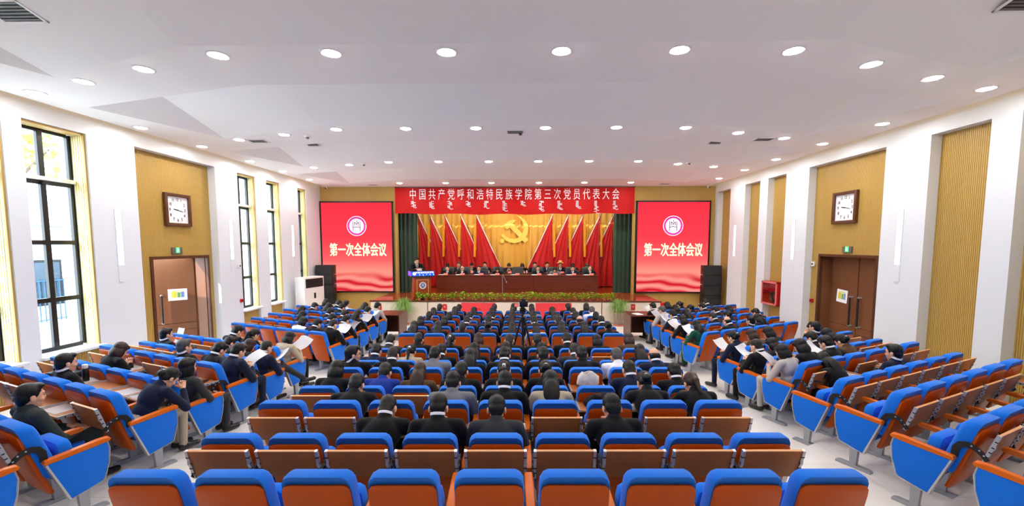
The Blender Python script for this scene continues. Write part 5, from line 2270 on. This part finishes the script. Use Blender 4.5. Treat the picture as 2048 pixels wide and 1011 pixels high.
t = thing('fire_hose_cabinet', 'red fire hose cabinet with glazed door on the wall', 'fire cabinet', (8.19, 13.35, 1.0), -PI / 2)
w, d, h = .40, .24, .72
bm = bmesh.new()
box(bm, -w, w, -d, -d + .012 + .0, 0, .012)
for a in ((-w, -w + .02, -d, 0, 0, h), (w - .02, w, -d, 0, 0, h), (-w, w, -d, 0, 0, .02), (-w, w, -d, 0, h - .02, h), (-w, w, -.02, 0, 0, h)):
    box(bm, *a)
finish('cabinet', bm, M['red'], t)
bm = bmesh.new()
for a in ((-w, -w + .05, 0, h), (w - .05, w, 0, h), (-w, w, 0, .05), (-w, w, h - .05, h)):
    box(bm, a[0], a[1], -d - .02, -d, a[2], a[3])
dr = finish('door', bm, pmat('cabinet_door_pink', (226, 120, 116), .4), t)
bm = bmesh.new()
box(bm, -w + .05, w - .05, -d - .012, -d - .008, .05, h - .05)
finish('glass_pane', bm, M['glass'], dr)
bm = bmesh.new()
tube(bm, [(.05 + .14 * math.cos(q * PI / 6), -.12, .25 + .14 * math.sin(q * PI / 6)) for q in range(13)], .05, seg=8, caps=False)
finish('hose_reel', bm, M['blackplastic'], t, smooth=True)
bm = bmesh.new()
box(bm, -w + .02, w - .02, -.2, -.02, .44, .455)
finish('shelf', bm, M['red'], t)
t = thing('red_bucket', 'red plastic bucket on the floor behind the last seats by the wall', 'bucket', (7.55, 13.0, 0))
bm = bmesh.new()
lathe(bm, [(0, .01), (.12, .01), (.16, .30), (.17, .30), (.165, .315), (.15, .31), (.115, .03), (0, .03)], seg=24)
finish('body', bm, M['red'], t, smooth=True)
bm = bmesh.new()
tube(bm, [(.16 * math.cos(q * PI / 10), 0, .30 + .13 * math.sin(q * PI / 10)) for q in range(11)], .005, seg=6)
finish('handle', bm, M['grey'], t, smooth=True)

# ================================================================== PAPERS, BAGS AND COATS
def sheet_mesh(w, h, curl, seed):
    rnd = random.Random(seed)
    bm = bmesh.new()
    g = []
    for j in range(5):
        g.append([bm.verts.new((-w / 2 + w * i / 4, -h / 2 + h * j / 4, curl * ((j / 4 - .5) ** 2 + .3 * math.sin(i + seed)) )) for i in range(5)])
    for j in range(4):
        for i in range(4):
            bm.faces.new((g[j][i], g[j][i + 1], g[j + 1][i + 1], g[j + 1][i]))
    bmesh.ops.solidify(bm, geom=bm.faces[:], thickness=.003)
    return finish('paper_sheet', bm, M['paper'], smooth=True, link=False)


SH = [sheet_mesh(.30, .21, .004, 1), sheet_mesh(.40, .24, .006, 2), sheet_mesh(.22, .25, .003, 3)]
HSH = [sheet_mesh(.22, .31, .10, 4), sheet_mesh(.24, .32, -.08, 5), sheet_mesh(.38, .30, .12, 6)]
PEN = small('pen', M['ink'], lambda b: tube(b, [(0, -.07, 0), (0, .06, 0), (0, .075, 0)], [.005, .005, .001], seg=8))
for key in dict.fromkeys(PAPER + [('L', 2, 1), ('L', 3, 1), ('L', 4, 3)]):
    blk, r, i = key
    x, y, z, rz = xform(blk, r, i)
    z += tab_dz(blk, r)
    q = Matrix.Translation((x, y, z)) @ Matrix.Rotation(rz, 4, 'Z') @ Matrix.Translation((rs.uniform(-.06, .06), -.105, .735)) @ Matrix.Rotation(rs.uniform(-.15, .15), 4, 'Z')
    o = inst('paper_sheet', SH[rs.randrange(3)])
    o.matrix_world = q
    tag(o, 'white papers on tablet, %s, %s, %s' % (BNAME[blk], rowname(blk, r), seatname(blk, i)), 'papers', 'papers on the writing tablets')
for key, c in OCC.items():
    if c[2] in 'px' and key in HANDS:
        blk, r, i = key
        hold, rz = HANDS[key]
        m_ = (hold[0] + hold[1]) / 2
        o = inst('document', HSH[rs.randrange(3)])
        fwd = Matrix.Rotation(rz, 4, 'Z')
        o.matrix_world = Matrix.Translation(m_ + Vector((0, 0, .09)) + (fwd @ Vector((.03, .06, 0)))) @ fwd @ Matrix.Rotation(R_(30), 4, 'X') @ Matrix.Rotation(rs.uniform(-.2, .2), 4, 'Z')
        tag(o, 'held white document, %s, %s, %s' % (BNAME[blk], rowname(blk, r), seatname(blk, i)), 'document', 'documents held by the audience')


def on_seat(key, off):
    x, y, z, rz = xform(*key)
    z += tab_dz(key[0], key[1])
    return Matrix.Translation((x, y, z)) @ Matrix.Rotation(rz, 4, 'Z') @ Matrix.Translation(off)


# handbag and flask on the tablets of the window block
t = thing('handbag', 'black leather handbag with two handles on a window block tablet', 'bag')
t.matrix_basis = on_seat(('L', 3, 4), (.08, -.12, .735)) @ Matrix.Rotation(.4, 4, 'Z')
bm = bmesh.new()
box(bm, -.21, .21, -.11, .11, 0, .09, bevel=.03)
finish('body', bm, M['bag'], t, smooth=True)
bm = bmesh.new()
for yy in (-.05, .06):
    tube(bm, [(-.11, yy, .08), (-.10, yy - .02, .14), (0, yy - .03, .16), (.10, yy - .02, .14), (.11, yy, .08)], .009, seg=6)
finish('handle', bm, M['bag'], t, smooth=True)
t = thing('flask', 'black flask with pale lid standing on a window block tablet', 'flask')
t.matrix_basis = on_seat(('L', 3, 3), (.02, -.1, .735))
bm = bmesh.new()
lathe(bm, [(0, 0), (.034, 0), (.036, .01), (.036, .16), (.03, .175), (0, .176)], seg=20)
finish('body', bm, M['black'], t, smooth=True)
bm = bmesh.new()
lathe(bm, [(.03, .175), (.032, .18), (.032, .22), (.028, .228), (0, .228)], seg=20)
finish('lid', bm, M['acwhite'], t, smooth=True)
t = thing('tote_bag', 'pale patterned tote bag with round handle on a centre block tablet', 'bag')
t.matrix_basis = on_seat(('C', 4, 6), (.0, -.08, .735))
bm = bmesh.new()
for k in range(7):
    pass
lathe(bm, [(0, 0), (.12, 0), (.15, .05), (.14, .14), (.09, .2), (.08, .19), (.12, .12), (0, .10)], seg=20)
for v in bm.verts:
    v.co.y *= .55
    v.co += Vector((.012 * math.sin(v.co.z * 60 + v.co.x * 40), 0, .01 * math.sin(v.co.x * 50)))
finish('body', bm, pmat('tote_print', (222, 214, 208), .8, var=.45, scale=14), t, smooth=True)
bm = bmesh.new()
tube(bm, [(.04 + .05 * math.cos(q * PI / 6), -.02, .16 + .05 * math.sin(q * PI / 6)) for q in range(13)], .006, seg=6, caps=False)
finish('handle', bm, M['acwhite'], t, smooth=True)
bm = bmesh.new()
ellipsoid(bm, (0, 0, .05), (.21, .10, .075), seg=22, rg=14)
ellipsoid(bm, (.02, -.02, .10), (.15, .07, .06), seg=18, rg=12)
for v in bm.verts:
    v.co.z += .012 * math.sin(v.co.x * 45 + v.co.y * 30)
o = finish('folded_coat', bm, CLOTH['k'], smooth=True)
o.matrix_world = on_seat(('C', 3, 6), (.03, -.10, .725))
tag(o, 'black coat heaped on an open tablet in the centre block', 'coat')
t = thing('folder', 'red leather folder tilted on a centre block tablet', 'folder')
t.matrix_basis = on_seat(('C', 2, 6), (-.12, -.13, .745)) @ Matrix.Rotation(R_(18), 4, 'X') @ Matrix.Rotation(.1, 4, 'Z')
bm = bmesh.new()
box(bm, -.11, .11, -.15, .15, 0, .012, bevel=.005)
finish('cover', bm, pmat('red_leather', (158, 62, 52), .4, var=.12, bump=.1), t, smooth=True)
bm = bmesh.new()
box(bm, -.10, .105, -.14, .14, .003, .009)
finish('pages', bm, M['paper'], t)
t = thing('handbag', 'small brown handbag leaning on a centre block tablet', 'bag')
t.matrix_basis = on_seat(('C', 6, 7), (.08, -.1, .735))
bm = bmesh.new()
box(bm, -.12, .12, -.05, .05, 0, .11, bevel=.025)
finish('body', bm, pmat('brown_leather', (72, 48, 30), .45, var=.15, bump=.1), t, smooth=True)
bm = bmesh.new()
tube(bm, [(-.1, 0, .1), (-.06, 0, .18), (.04, 0, .17), (.1, 0, .1)], .006, seg=6)
finish('handle', bm, M['arm'], t, smooth=True)
# sheet of paper hung over an empty seat back by the open door
o = inst('paper_sheet', sheet_mesh(.21, .30, .02, 9))
o.matrix_world = on_seat(('L', 6, 5), (.06, .02, .94 - tab_dz('L', 6))) @ Matrix.Rotation(R_(70), 4, 'X')
tag(o, 'white paper sheet hung over an empty seat back near the open door', 'papers')
# phones and pens on tablets near the aisle
PH = small('phone', M['black'], lambda b: box(b, -.037, .037, -.075, .075, 0, .009, bevel=.004))
for key, off, lb in ((('R', 4, 0), (-.15, -.12, .74), 'black phone on tablet at the aisle seat of fire cabinet block'), (('L', 4, 0), (.12, -.1, .742), 'black phone on tablet at aisle seat of window block'), (('L', 3, 0), (.12, -.1, .742), 'black phone beside the woman leaning over to write')):
    o = inst('phone', PH)
    o.matrix_world = on_seat(key, off) @ Matrix.Rotation(.5, 4, 'Z')
    tag(o, lb, 'phone')
t = thing('floor_tape', 'strip of yellow and black tape on the aisle floor', 'tape', (2.62, 3.75, TZ[3]), -.25)
bm = bmesh.new()
box(bm, -.22, .10, -.012, .012, 0, .004)
finish('yellow_band', bm, M['ribbon'], t)
bm = bmesh.new()
box(bm, .10, .24, -.010, .010, 0, .004)
finish('black_band', bm, M['black'], t)
